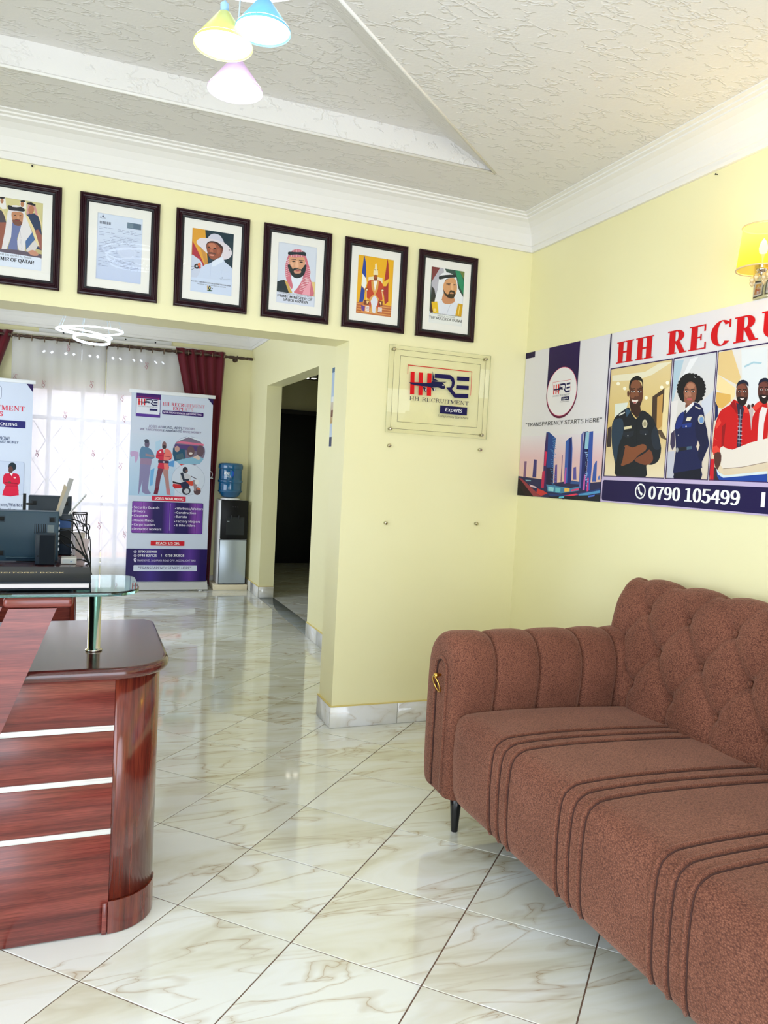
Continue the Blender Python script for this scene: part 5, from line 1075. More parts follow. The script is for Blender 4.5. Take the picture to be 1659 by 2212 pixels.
c.poly([(1300, 850), (1420, 830), (1475, 1100), (1390, 1380), (1330, 1300), (1360, 1150), (1310, 1050)], (16, 20, 60), sm=2); c.poly([(1335, 1095), (1360, 1160), (1335, 1240), (1312, 1180)], (222, 206, 184)); c.poly([(1070, 760), (1140, 700), (1110, 900), (1020, 930)], (28, 44, 118), sm=2); c.poly([(1120, 870), (1250, 850), (1240, 910), (1120, 920)], (30, 52, 130)); c.poly([(1030, 1200), (1250, 1170), (1255, 1215), (1030, 1250)], (26, 26, 36)); c.poly([(1180, 1180), (1250, 1172), (1252, 1214), (1180, 1225)], (70, 96, 120)); c.ell(1048, 1225, 18, 34, (150, 150, 156)); c.poly([(1130, 690), (1160, 655), (1270, 565), (1280, 600), (1160, 735)], (232, 230, 232)); c.poly([(1145, 690), (1170, 670), (1180, 700), (1150, 760)], (20, 24, 60)); c.poly([(1185, 775), (1250, 768), (1230, 825), (1165, 828)], (226, 216, 190)); c.ell(1380, 805, 45, 66, (196, 192, 180)); c.ell(1385, 815, 30, 44, (110, 150, 200)); c.ell(1172, 900, 11, 11, (214, 214, 214)); c.poly([(1300, 620), (1380, 660), (1360, 668), (1295, 632)], (226, 220, 206)); c.poly([(1000, 1545), (1375, 1480), (1370, 1650), (1010, 1640)], (12, 14, 34)); c.ell(1066, 1022, 9, 9, (150, 150, 160))
# two men in red jackets
c.rect(P3[0], Z0, P3[1], Z1, (228, 206, 170), (226, 222, 220)); c.crop = CR4
c.poly([(650, 150), (850, 110), (980, 520), (940, 640), (640, 480)], (226, 196, 136)); c.poly([(640, 480), (900, 680), (890, 800), (860, 860), (620, 700)], (240, 216, 160)); c.poly([(620, 740), (830, 780), (830, 880), (700, 990), (600, 960)], (222, 176, 92)); c.poly([(990, 110), (1380, 60), (1380, 900), (1080, 950), (1000, 560)], (224, 228, 232)); c.poly([(1030, 350), (1170, 285), (1300, 300), (1280, 322), (1170, 312), (1040, 375)], (168, 200, 214)); c.poly([(600, 880), (640, 960), (640, 1100), (590, 1180)], (24, 34, 84)); c.poly([(1080, 930), (1180, 930), (1140, 1300), (1100, 1300)], (196, 180, 178)); c.ell(1100, 960, 24, 36, (60, 40, 40)); c.ell(1160, 945, 22, 34, (60, 40, 40))
RJ = (200, 16, 18); RJD = (150, 8, 14); RJL = (226, 64, 50)
c.poly([(880, 850), (820, 930), (700, 1000), (640, 1100), (590, 1280), (560, 1560), (570, 1660), (680, 1660), (720, 1560), (850, 1610), (1000, 1560), (1130, 1520), (1120, 1100), (1070, 960), (1000, 930)], RJ, sm=2); c.poly([(600, 1240), (660, 1130), (690, 1200), (620, 1290)], RJL); c.poly([(590, 1440), (640, 1470), (650, 1480), (580, 1420)], RJL); c.poly([(560, 1560), (620, 1540), (680, 1600), (670, 1650), (570, 1680)], RJL); c.poly([(700, 1250), (760, 1200), (720, 1560), (690, 1600)], RJD); c.poly([(820, 930), (880, 860), (920, 960), (940, 1100), (880, 1000)], RJD); c.poly([(1020, 940), (1100, 1000), (1090, 1060), (1040, 1050)], RJL)
c.poly([(910, 900), (1010, 930), (1030, 1000), (1000, 1150), (985, 1560), (920, 1560), (950, 1180), (930, 1000)], (42, 36, 60))
for i in range(8): c.line([(935, 1080+i*60), (1000, 1085+i*60)], .0022, (196, 196, 206)); 
c.line([(975, 1000), (955, 1550)], .002, (170, 170, 190))
c.poly([(1270, 870), (1160, 970), (1200, 1030), (1160, 1110), (1140, 1300), (1130, 1520), (1380, 1450), (1380, 900)], RJ, sm=2); c.poly([(1300, 960), (1380, 980), (1330, 1200), (1310, 1460), (1230, 1480), (1240, 1300), (1260, 1060)], (232, 222, 220)); c.poly([(1330, 1200), (1380, 1060), (1380, 1450), (1310, 1460)], RJ); c.poly([(1270, 870), (1310, 920), (1210, 1020), (1155, 970)], RJL)
for (cx_, cy_, sk) in ((1003, 760, (92, 52, 40)), (1330, 730, (80, 44, 38))):
    c.ell(cx_, cy_, 92, 180, sk, n=26); c.ell(cx_-10, cy_-80, 66, 60, tuple(min(255, int(v_*1.4)) for v_ in sk)); c.poly([(cx_-80, cy_+70), (cx_-40, cy_+50), (cx_+60, cy_+60), (cx_+80, cy_+20), (cx_+50, cy_+160), (cx_-10, cy_+185), (cx_-60, cy_+140)], (30, 20, 20), sm=3); c.poly([(cx_-34, cy_+68), (cx_, cy_+76), (cx_+32, cy_+68), (cx_+18, cy_+92), (cx_-14, cy_+96)], (236, 220, 216), sm=2); c.poly([(cx_-90, cy_-80), (cx_-60, cy_-170), (cx_+20, cy_-202), (cx_+88, cy_-160), (cx_+90, cy_-100), (cx_+40, cy_-150), (cx_-50, cy_-130)], (24, 26, 50), sm=3)
    for s in (-1, 1): c.ell(cx_+s*36, cy_-25, 24, 10, (204, 192, 188)); c.ell(cx_+s*36, cy_-26, 12, 10, (20, 12, 12)); c.line([(cx_+s*36-26, cy_-55), (cx_+s*36+24, cy_-60)], .003, (24, 16, 16))
    c.poly([(cx_-12, cy_-20), (cx_+14, cy_-20), (cx_+26, cy_+36), (cx_-22, cy_+36)], tuple(min(255, int(v_*1.35)) for v_ in sk), sm=2)
c.poly([(670, 1600), (720, 1550), (860, 1600), (1380, 1430), (1380, 1820), (1100, 1870), (720, 1890), (690, 1760)], (232, 222, 210), sm=2); c.poly([(700, 1880), (1000, 1860), (1380, 1780), (1380, 1870), (1200, 1940), (740, 1960)], (222, 204, 176)); c.line([(720, 1885), (1000, 1862), (1380, 1785)], .0025, (150, 128, 110)); c.poly([(590, 1660), (680, 1640), (690, 1760), (660, 1850), (620, 1900), (585, 1780)], (84, 48, 40), sm=2)
c.poly([(520, 1740), (590, 1740), (580, 2080), (520, 2080)], (206, 22, 36)); c.poly([(580, 1850), (640, 1900), (660, 2070), (575, 2080)], (60, 40, 44)); c.poly([(620, 1890), (720, 2000), (1380, 1960), (1380, 2120), (680, 2090), (630, 2000)], (26, 66, 156)); c.poly([(615, 1880), (660, 1940), (740, 1985), (1380, 1920), (1380, 1962), (720, 2020), (640, 1970)], (216, 228, 232), sm=1)
# right-hand part of the banner beyond the portraits
c.rect(-1.79, Z0, -BYR-.03, Z1, (206, 214, 226), (224, 226, 232)); c.rect(-1.40, 1.42, -.90, 1.86, (90, 110, 150), (150, 170, 200))
# cover any overrun between the panels
for a, b in ((-3.0235, P1[0]-.004), (P1[1]+.004, P2[0]-.004), (P2[1]+.004, P3[0]-.004)): c.rect(a, 1.372, b, 1.9015, (206, 196, 216))
for p in (P1, P2, P3):
    c.frame(p[0]-.003, Z0-.003, p[1]+.003, Z1+.003, .003, (54, 30, 84))
c.rect(-3.0235, 1.3805, -BYR, 1.3925, (196, 180, 214)); c.rect(-3.0245, BZ0, -BYR, 1.3805, (196, 180, 214)); c.rrect(-3.016, 1.2790, -.36, 1.3760, .014, (24, 10, 70)); c.crop = CR3
c.ell(-2.748, 1.3330, .0345, .0345, WHITE, px=False, n=30); c.ell(-2.748, 1.3330, .0275, .0275, (24, 10, 70), px=False, n=30); c.line([(-2.759, 1.346), (-2.754, 1.331), (-2.742, 1.322)], .009, WHITE, px=False); c.ell(-2.760, 1.346, .0065, .0075, WHITE, px=False); c.ell(-2.740, 1.321, .0075, .0065, WHITE, px=False)
c.text('0790 105499', -2.692, -2.197, 1.3030, .0545, WHITE, bold=.035); c.text('I', -2.094, -2.082, 1.3030, .0545, WHITE, bold=.02); c.text('0748 827725', -1.98, -1.485, 1.3030, .0545, WHITE, bold=.035); c.text('I  0758 392928', -1.37, -.72, 1.3030, .0545, WHITE, bold=.035)
c.obj('banner_print', wsh)
# ------------------------------------------------------------------ roll-up banners
alu = mat('brushed_aluminium', (206, 208, 212), .32, .6); vinyl_b = mat('roll_up_vinyl', (200, 210, 228), .35)
def rollup(label, x0, x1, yb, artf):
    t = thing('roll_up_banner', label, 'banner', ((x0+x1)/2, yb, 0), 'roll-up banners before the curtained window'); zt = 2.055
    b = MB(); b.prism([(yb-.06, .012), (yb+.10, .012), (yb+.09, .075), (yb+.012, .098), (yb-.045, .03)], 'x', x0-.012, x1+.012); ba = b.obj('base', alu, t)
    MB().box(x0+.05, x0+.09, yb-.11, yb+.12, .001, .011, .002).obj('foot', alu, ba); MB().box(x1-.09, x1-.05, yb-.11, yb+.12, .001, .011, .002).obj('foot', alu, ba)
    MB().tube([((x0+x1)/2, yb+.03, .09), ((x0+x1)/2, yb+.03, zt+.01)], .009, 10).obj('pole', alu, t)
    MB().box(x0-.022, x1+.022, yb-.010, yb+.014, zt-.018, zt+.018, .004).obj('top_rail', mat('white_rail', (232, 234, 238), .3), t)
    vs_ = MB().box(x0, x1, yb-.0006, yb+.0006, .092, zt-.0185).obj('vinyl_sheet', vinyl_b, t)
    c = Canvas((0, yb-.0009, 0), (1, 0, 0), (0, 0, 1), (0, -1, 0)); c.EPS = 1.5e-5; c.x0, c.x1 = x0, x1
    c.rect(x0, .0925, x1, zt-.019, (206, 214, 232)); artf(c); o = c.obj('banner_print', vs_, PRINT_G); return t
PRINT_G = PRINT.copy(); PRINT_G.name = 'glossy_printed_ink'; PRINT_G.node_tree.nodes['Principled BSDF'].inputs['Roughness'].default_value = .3
VIO = (70, 34, 120); DPU = (34, 18, 86); PNK = (150, 80, 170)
def jobs(c, zt):
    pass
def art_b1(c):  # print colours drawn as washed by glare on the sheet
    x0, x1 = c.x0, c.x1; c.crop = (260, 820, 560, 1382)
    TX = lambda px, py: c.m(px, py)
    def R(pa, pb, col, col2=None, horiz=False):
        a, b = c.m(*pa), c.m(*pb); c.rect(min(a[0], b[0]), min(a[1], b[1]), max(a[0], b[0]), max(a[1], b[1]), col, col2, horiz)
    # figures
    a = c.m(90, 1150); b = c.m(560, 560); c.rect(x0, a[1], b[0], b[1], (170, 200, 226), (204, 214, 232))
    c.poly([(100, 715), (180, 720), (172, 790), (150, 830), (140, 760), (110, 770)], (190, 160, 200), sm=2); c.poly([(300, 900), (340, 880), (320, 1050), (290, 1060)], (110, 170, 220)); c.poly([(480, 820), (540, 800), (530, 870), (480, 860)], (90, 150, 210)); c.poly([(350, 620), (400, 600), (400, 760), (350, 780)], (176, 206, 230))
    G1 = (96, 112, 150); c.ell(265, 640, 24, 42, (104, 92, 118)); c.poly([(210, 670), (250, 670), (300, 690), (340, 760), (320, 790), (210, 800), (190, 740)], (92, 128, 162), sm=3); c.poly([(215, 790), (310, 790), (300, 870), (275, 1080), (300, 1120), (290, 1140), (215, 1120), (220, 1000), (185, 1140), (180, 1100), (190, 950), (195, 850)], (134, 128, 168), sm=2); c.poly([(200, 780), (310, 790), (305, 850), (195, 840)], (150, 124, 154)); c.ell(262, 612, 24, 20, (60, 62, 82)); c.poly([(250, 735), (340, 755), (335, 775), (250, 760)], (150, 130, 140))
    c.ell(437, 655, 22, 40, (130, 96, 100)); c.ell(437, 672, 20, 20, (60, 44, 50)); c.poly([(375, 705), (420, 690), (460, 692), (500, 715), (512, 780), (490, 800), (470, 800), (480, 900), (375, 900), (385, 800), (355, 780), (358, 740)], (204, 40, 70), sm=3); c.poly([(437, 692), (500, 712), (512, 780), (470, 800), (480, 900), (437, 900)], (232, 120, 110), sm=2); c.poly([(376, 800), (482, 808), (482, 835), (376, 828)], (66, 44, 72)); c.ell(432, 820, 12, 9, (180, 170, 190))
    c.poly([(375, 880), (430, 890), (400, 980), (385, 1075), (345, 1075), (355, 980)], (110, 56, 76)); c.poly([(430, 890), (478, 900), (480, 980), (490, 1090), (455, 1090), (445, 1000), (425, 930)], (176, 130, 126)); c.poly([(345, 1075), (385, 1075), (370, 1145), (330, 1140)], (110, 20, 50)); c.poly([(455, 1085), (492, 1090), (500, 1150), (460, 1145)], (196, 120, 130)); c.ell(398, 722, 9, 10, (236, 220, 220)); c.poly([(428, 690), (446, 690), (440, 730), (432, 730)], (240, 236, 236)); c.line([(437, 695), (436, 740)], .004, (30, 30, 50)); c.line([(370, 755), (500, 770)], .006, (150, 26, 54))
    # driver
    c.ell(682, 715, 164, 150, (176, 190, 216), n=36); c.ell(682, 715, 160, 146, (120, 108, 130), n=36); c.poly([(560, 620), (680, 572), (800, 620), (835, 680), (835, 640), (780, 590), (680, 565), (600, 590)], (214, 222, 236)); c.poly([(545, 630), (830, 660), (828, 640), (600, 612)], (210, 110, 140)); c.poly([(545, 640), (830, 668), (825, 720), (540, 690)], (84, 62, 120)); c.poly([(525, 680), (640, 690), (650, 800), (540, 810), (520, 740)], (36, 80, 110)); c.ell(565, 690, 24, 30, (190, 150, 140)); c.ell(700, 715, 38, 56, (104, 78, 84)); c.ell(700, 735, 18, 12, (220, 208, 206)); c.ell(795, 710, 36, 56, (100, 80, 92)); c.poly([(620, 790), (780, 760), (830, 790), (790, 840), (600, 850), (550, 810)], (134, 180, 206)); c.poly([(550, 750), (620, 730), (640, 790), (560, 790)], (70, 96, 110)); c.poly([(720, 775), (770, 750), (800, 785), (780, 800)], (214, 190, 180)); c.poly([(575, 838), (700, 845), (770, 860), (690, 868), (620, 862)], (206, 60, 60))
    # motorcyclist
    c.ell(675, 995, 166, 156, (160, 172, 196), n=36); c.ell(675, 995, 163, 153, (206, 214, 230), n=36); c.ell(645, 900, 26, 32, (44, 44, 60)); c.ell(660, 910, 12, 16, (110, 80, 80)); c.poly([(600, 925), (640, 930), (690, 950), (700, 1000), (640, 1040), (600, 1010)], (196, 196, 204), sm=2); c.poly([(595, 930), (625, 925), (640, 990), (690, 985), (680, 1005), (625, 1010)], (36, 46, 66)); c.poly([(590, 1030), (680, 1000), (690, 1060), (650, 1100), (590, 1060)], (36, 40, 72)); c.poly([(650, 1010), (720, 1010), (740, 1050), (700, 1060)], (206, 70, 50)); c.poly([(525, 1035), (600, 1045), (610, 1080), (540, 1085), (520, 1060)], (196, 40, 46)); c.poly([(520, 1010), (600, 1030), (600, 1045), (522, 1030)], (30, 30, 40)); c.ell(655, 1105, 44, 42, (44, 44, 58)); c.ell(660, 1110, 26, 25, (190, 190, 200)); c.ell(765, 1110, 36, 38, (88, 66, 72)); c.poly([(720, 1000), (770, 1000), (750, 1110), (735, 1110)], (150, 130, 134)); c.ell(760, 1020, 22, 24, (220, 222, 228)); c.poly([(760, 1075), (800, 1080), (795, 1095), (760, 1095)], (206, 110, 84)); c.line([(700, 960), (760, 990)], .008, (90, 80, 96))
    # headings
    a = c.m(165, 110); b = c.m(400, 200); q = c.m(395, 380)
    c.rect(a[0], b[1]-.005, b[0]-.002, 2.035, (92, 30, 120), (54, 26, 100)); c.rect(a[0]-.002, q[1]+.002, b[0]-.002, q[1]+.05, (90, 50, 150)); c.rect(a[0], q[1]+.03, b[0]-.006, b[1]-.002, (226, 228, 240)); c.frame(a[0]-.003, q[1], b[0]+.002, 2.035, .004, (74, 50, 130)); logo(c, a[0]+.018, q[1]+.115, b[0]-a[0]-.045, False); 
    w_ = c.m(290, 300); w2 = c.m(370, 285); c.rect(w_[0], w_[1]-.008, w2[0], w_[1]+.012, (34, 28, 92))
    fade = lambda xs: [(206, 60, 90) if x < x0+.52 else (214, 150, 170) for x in xs]  # red ink paled along the line, glare put into the lettering colour
    p = c.m(420, 258); p2 = c.m(840, 290); c.text('HH RECRUITMENT', p[0], p2[0], p2[1]+.002, .034, fade, serif=True); p = c.m(523, 307); p2 = c.m(722, 322); c.text('EXPERTS', p[0], p2[0], p2[1]+.003, .034, fade, serif=True)
    p = c.m(415, 340); p2 = c.m(826, 372); c.rrect(p[0], p2[1], p2[0], p2[1]+.040, .008, (56, 26, 104)); c.text('VISA PROCESSING & AIRTICKETING', p[0]+.012, p2[0]-.02, p2[1]+.011, .018, (226, 210, 236), bold=.02)
    fd2 = lambda xs: [(70, 76, 110) if abs(x-(x0+.42)) < .1 else (150, 140, 172) for x in xs]
    p = c.m(275, 485); p2 = c.m(737, 512); c.text('JOBS ABROAD, APPLY NOW!', p[0], p2[0], p2[1]+.006, .026, fd2, bold=.01); p = c.m(197, 508); p2 = c.m(803, 550); c.text('WE TAKE PEOPLE ABROAD TO MAKE MONEY', p[0], p2[0], p2[1]+.010, .021, fd2, bold=.015)
    p = c.m(312, 1200); p2 = c.m(648, 1215); c.rrect(p[0], p2[1], p2[0], p2[1]+.052, .005, (206, 34, 64)); c.text('JOBS AVAILABLE;', p[0]+.03, p2[0]-.025, p2[1]+.013, .025, WHITE, bold=.02)
    p = c.m(105, 1530); p2 = c.m(825, 1235); zb, zt_ = p[1]+.005, p2[1]+.004; xa, xb = p[0]+.002, p2[0]
    c.rrect(xa, zb, xb, zt_, .012, DPU)
    for (u0, u1, l_, r_) in ((0.0, .14, (120, 62, 160), (140, 76, 172)), (.14, .30, (140, 76, 172), DPU), (.42, .52, DPU, (104, 56, 164)), (.52, .62, (104, 56, 164), DPU), (.78, .90, DPU, (134, 70, 170)), (.90, .995, (134, 70, 170), (96, 52, 150))): c.rect(xa+(xb-xa)*u0+.002, zb+.004, xa+(xb-xa)*u1-.001, zt_-.004, l_, r_, True)
    c.rect(xa+(xb-xa)*.527, zb+.03, xa+(xb-xa)*.531, zt_-.02, (200, 190, 220))
    rows = ['Security Guards', 'Drivers', 'Cleaners', 'House Maids', 'Cargo loaders', 'Domestic workers']; ends = [388, 245, 270, 332, 345, 407]; by = [1280, 1318, 1362, 1408, 1452, 1495]
    for s_, e_, y_ in zip(rows, ends, by):
        p = c.m(133, y_); p2 = c.m(e_, y_); c.text(s_, p[0], p2[0], p[1], .0235, (236, 230, 244), bold=.008); c.ell(p[0]-.016, p[1]+.009, .004, .004, WHITE, px=False, n=8)
    for s_, st, e_, y_ in zip(['Waitress/Waiters', 'Construction', 'Barista', 'Factory Helpers', '& Bike riders'], [560, 558, 556, 554, 552], [822, 750, 660, 793, 745], [1292, 1334, 1374, 1420, 1460]):
        p = c.m(st, y_); p2 = c.m(e_, y_); c.text(s_, p[0], p2[0], p[1], .0235, (236, 230, 244), bold=.008); c.ell(p[0]-.014, p[1]+.009, .004, .004, WHITE, px=False, n=8)
    p = c.m(300, 1650); p2 = c.m(636, 1655); c.rrect(p[0], p2[1], p2[0], p2[1]+.05, .005, (206, 24, 40)); c.text('REACH US ON:', p[0]+.055, p2[0]-.05, p2[1]+.013, .025, WHITE, bold=.02)
    p = c.m(60, 1680); c.rect(x0, .0925, x1, p[1], DPU); 
    for (u0, u1, l_, r_) in ((.12, .30, DPU, (64, 42, 132)), (.30, .46, (64, 42, 132), DPU), (.62, .78, DPU, (92, 56, 152)), (.78, .92, (92, 56, 152), DPU)): c.rect(x0+(x1-x0)*u0, .093, x0+(x1-x0)*u1, p[1]-.001, l_, r_, True)
    for s_, st, e_, y_ in (('0790 105499', 178, 362, 1722), ('0748 827725', 173, 363, 1762), ('I', 404, 409, 1762), ('0758 392928', 448, 634, 1762)):
        p = c.m(st, y_); p2 = c.m(e_, y_); c.text(s_, p[0], p2[0], p[1], .0245, WHITE, bold=.015)
    p = c.m(170, 1808); p2 = c.m(748, 1808); c.text('MAKINDYE, SALAAMA ROAD OPP. MOONLIGHT BAR', p[0], p2[0], p[1], .021, (222, 214, 238))
    for y_ in (1712, 1752): c.ell(147, y_, 15, 14, (226, 220, 240)); c.ell(147, y_, 11, 10, DPU); c.ell(147, y_, 5, 5, (226, 220, 240))
    c.poly([(133, 1785), (147, 1776), (160, 1785), (158, 1800), (146, 1820), (134, 1800)], (226, 220, 240), sm=2); c.ell(147, 1792, 7, 7, DPU)
    p = c.m(128, 1905); p2 = c.m(760, 1905); c.rrect(p[0], p[1], p2[0], p[1]+.062, .008, (214, 222, 238)); c.text('"TRANSPARENCY STARTS HERE"', p[0]+.05, p2[0]-.06, p[1]+.019, .027, (50, 40, 110), bold=.008)
    c.poly([(x1, 2.035), (x1-.055, 2.035), (x1, 1.97)], (44, 26, 84), px=False)
def art_b2(c):
    x0, x1 = c.x0, c.x1; W_ = x1-x0; c.crop = (0, 680, 300, 1106)
    c.poly([(x1, 2.035), (x1-.06, 2.035), (x1, 1.955)], (44, 26, 84), px=False)
    c.rrect(x0+.27, 1.865, x1-.275, 2.0, .03, (120, 124, 150)); c.rrect(x0+.274, 1.869, x1-.279, 1.996, .028, (214, 220, 236)); logo(c, x0+.315, 1.918, .19, False)
    p = c.m(195, 770); c.text('HH RECRUITMENT', x0+.10, p[0], p[1], .046, (214, 40, 70), serif=True); p2 = c.m(24, 808); c.text('EXPERTS', x0+.24, p2[0], p2[1], .046, (214, 40, 70), serif=True)
    p = c.m(203, 905); c.rrect(x0+.08, p[1], p[0], p[1]+.068, .004, (34, 34, 108)); q = c.m(135, 888); c.text('VISA PROCESSING & AIRTICKETING', x0+.11, q[0], q[1], .028, WHITE, bold=.012)
    q = c.m(75, 998); c.text('JOBS ABROAD, APPLY NOW!', x0+.18, q[0], q[1], .032, (52, 70, 110), bold=.012); q = c.m(147, 1028); c.text('WE TAKE PEOPLE ABROAD TO MAKE MONEY', x0+.10, q[0], q[1], .025, (52, 70, 110), bold=.012)
    a = c.m(195, 1172); b = c.m(195, 1437); c.rrect(x0+.06, b[1], a[0], a[1], .02, (164, 176, 204)); c.rrect(x0+.063, b[1]+.002, a[0]-.003, a[1]-.003, .018, (196, 206, 228))
    c.ell(98, 1210, 32, 34, (30, 44, 54)); c.ell(85, 1235, 18, 30, (96, 58, 52)); c.poly([(60, 1262), (110, 1262), (150, 1275), (160, 1340), (140, 1360), (145, 1437), (20, 1437), (45, 1360), (22, 1340), (30, 1275)], (206, 24, 62), sm=2); c.poly([(78, 1260), (104, 1260), (92, 1285)], (230, 226, 230)); c.line([(40, 1335), (140, 1345)], .010, (150, 14, 44)); c.ell(75, 1335, 14, 9, (110, 66, 56)); c.line([(40, 1365), (145, 1365)], .005, (120, 12, 40)); c.ell(118, 1297, 10, 6, (232, 200, 200)); c.poly([(45, 1365), (145, 1365), (150, 1437), (18, 1437)], (214, 30, 66))
    q = c.m(192, 1528); c.text('Waitress/Waiters', q[0]-.30, q[0], q[1], .030, (70, 78, 110), bold=.006); q = c.m(130, 1560); c.text('Construction', q[0]-.235, q[0], q[1]-.006, .030, (70, 78, 110), bold=.006)
    for i, s_ in enumerate(('Barista', 'Factory Helpers', '& Bike riders')): c.text(s_, q[0]-.235, q[0]-.235+.02*len(s_), q[1]-.066-.05*i, .030, (70, 78, 110))
    c.rect(x0, .0925, x1, .43, DPU); c.text('0790 105499', x0+.14, x0+.40, .34, .034, WHITE, bold=.01); c.text('"TRANSPARENCY STARTS HERE"', x0+.14, x1-.14, .20, .030, WHITE, bold=.01)
rollup('roll-up banner listing jobs in purple box, beside the water dispenser', .462, 1.285, 8.30, art_b1)
rollup('roll-up banner with woman in red uniform, behind the desk computers', -1.275, -.452, 8.30, art_b2)
# ------------------------------------------------------------------ water dispenser, its bottle and the slab under it
slabm = mat('pale_foam_slab', (230, 218, 190), .8)
t = thing('foam_slab', 'pale foam slab under the water dispenser', 'slab', (1.535, 8.42, 0)); MB().box(1.357, 1.722, 8.245, 8.585, .001, .058, .006).obj('slab_body', slabm, t)
wd = thing('water_dispenser', 'black and silver water dispenser standing in the office corner', 'water dispenser', (1.545, 8.42, .059))
whitep = mat('white_plastic', (226, 226, 226), .4)
MB().box(1.398, 1.698, 8.272, 8.57, .0595, .968, .012).obj('body', whitep, wd)
up_ = MB().box(1.408, 1.700, 8.258, 8.2715, .552, .972, .010).obj('upper_panel', mat('gloss_black_panel', (8, 8, 12), .35, spec=.25), wd)
MB().box(1.404, 1.698, 8.258, 8.2715, .066, .548, .004).obj('panel_rim', mat('dark_rim', (26, 30, 40), .4), wd)
MB().box(1.410, 1.692, 8.252, 8.2578, .073, .542, .003).obj('lower_door', mat('silver_panel', (176, 186, 196), .28, .5), wd)
MB().box(1.468, 1.660, 8.2545, 8.2576, .60, .79).obj('tap_recess', mat('dark_recess', (10, 18, 24), .45), up_)
for x_ in (1.52, 1.60): MB().lathe([(.008, .0), (.011, .02), (.008, .04), (0, .04)], (x_, 8.246, .772), 10).obj('tap', rub, up_)
for x_ in (1.535, 1.56, 1.585): MB().lathe([(0, -.001), (.004, -.001), (.004, 0)], (x_, 8.2575, .90), 8, 'y').obj('indicator', mat('dim_lamp', (90, 90, 96), .4), up_)
MB().box(1.475, 1.50, 8.2535, 8.2544, .742, .746).obj('tap_label', mat('pale_label', (205, 215, 222), .6), up_)
MB().lathe([(.105, .0), (.105, .012), (.088, .02), (.06, .02)], (1.528, 8.42, .9725), 28).obj('bottle_collar', whitep, wd)
bt = thing('water_bottle', 'blue plastic water bottle upturned on the dispenser', 'bottle', (1.522, 8.42, .994))
blue = mat('blue_bottle_plastic', (18, 104, 158), .12, spec=.6, trans=.35, coat=.4)
pr = [(.035, .0), (.075, .004), (.095, .018), (.118, .05), (.128, .062), (.132, .075), (.124, .082), (.124, .155), (.132, .165), (.133, .188), (.124, .198), (.124, .30), (.131, .312), (.132, .345), (.122, .366), (.09, .376), (0, .376)]
MB().lathe(catmull(pr, 3, False), (1.522, 8.42, .9945), 40).obj('bottle_body', blue, bt)
c = Canvas((1.484, 8.2875, 1.225), (.96, -.28, 0), (0, 0, 1), (-.28, -.96, 0)); c.text('ibu', -.052, .0, .02, .032, (236, 240, 246), bold=.02, shear=.1); c.ell(.03, .03, .02, .032, (26, 70, 170), px=False); c.ell(.022, .03, .013, .026, (20, 110, 165), px=False); c.rect(-.04, .0, .0, .004, (220, 230, 240)); c.obj('bottle_label', bt)
# ------------------------------------------------------------------ curtains
red_m = mat('wine_red_curtain', (92, 4, 24), .62, spec=.25, sheen=.2)
bump(red_m, noise(red_m, coords(red_m, (90, 90, 90)), 6, 2), .1, .002)
net = bpy.data.materials.new('net_curtain'); net.use_nodes = True
N, L = net.node_tree.nodes, net.node_tree.links; N.remove(N['Principled BSDF'])
tl = N.new('ShaderNodeBsdfTranslucent'); tl.inputs[0].default_value = lin((238, 238, 244)); df = N.new('ShaderNodeBsdfDiffuse'); df.inputs[0].default_value = lin((238, 238, 244)); tr = N.new('ShaderNodeBsdfTransparent'); tr.inputs[0].default_value = (1, 1, 1, 1)
m1 = N.new('ShaderNodeMixShader'); m1.inputs[0].default_value = .5; L.new(tl.outputs[0], m1.inputs[1]); L.new(df.outputs[0], m1.inputs[2])
m2 = N.new('ShaderNodeMixShader'); m2.inputs[0].default_value = .42; L.new(m1.outputs[0], m2.inputs[1]); L.new(tr.outputs[0], m2.inputs[2]); L.new(m2.outputs[0], N['Material Output'].inputs[0])
RODY, RODZ = 8.462, 2.515
def drape(name, m, parent, fL, fR, z0, z1, y0, amp, folds, ph=0.0, nz=26, npf=8):
    nx = folds*npf; G = []
    for j in range(nz+1):
        zz = z0+(z1-z0)*j/nz; a, b = fL(zz), fR(zz); row = []
        for i in range(nx+1):
            u = i/nx; w = amp*math.sin(2*PI*folds*u+ph+.25*math.sin(zz*3))*(.75+.25*math.sin(zz*2+u*9)); row.append((a+(b-a)*u, y0+w, zz))
        G.append(row)
    b_ = MB(); b_.grid(G, flip=True); o = b_.obj(name, m, parent); md = o.modifiers.new('cloth', 'SOLIDIFY'); md.thickness = .0012; return o
def lerp(tab):
    def f(z):
        for (za, xa), (zb, xb) in zip(tab[:-1], tab[1:]):
            if za <= z <= zb: return xa+(xb-xa)*(z-za)/(zb-za)
        return tab[-1][1] if z > tab[-1][0] else tab[0][1]
    return f
eye_m = mat('antique_bronze_eyelet', (120, 100, 84), .3, .9)
def eyelets(parent, xs):
    for x_ in xs: MB().tube([(x_, RODY+.026*math.cos(a), RODZ+.026*math.sin(a)) for a in [2*PI*i/18 for i in range(18)]], .0055, 6, closed=True).obj('eyelet', eye_m, parent)
rc = thing('red_curtain', 'wine red curtain hanging between roll-up banner and water dispenser', 'curtain', (1.15, 8.46, .02))
cl1 = drape('cloth', red_m, rc, lerp([(0, 1.17), (1.2, 1.20), (1.9, 1.05), (2.56, .90)]), lerp([(0, 1.345), (1.2, 1.365), (2.56, 1.425)]), .03, 2.56, RODY, .026, 5, .4); eyelets(cl1, (.905, 1.03, 1.16, 1.28, 1.405))
rc2 = thing('red_curtain', 'wine red curtain drawn aside behind the roll-up banner with red woman', 'curtain', (-1.1, 8.46, .02))
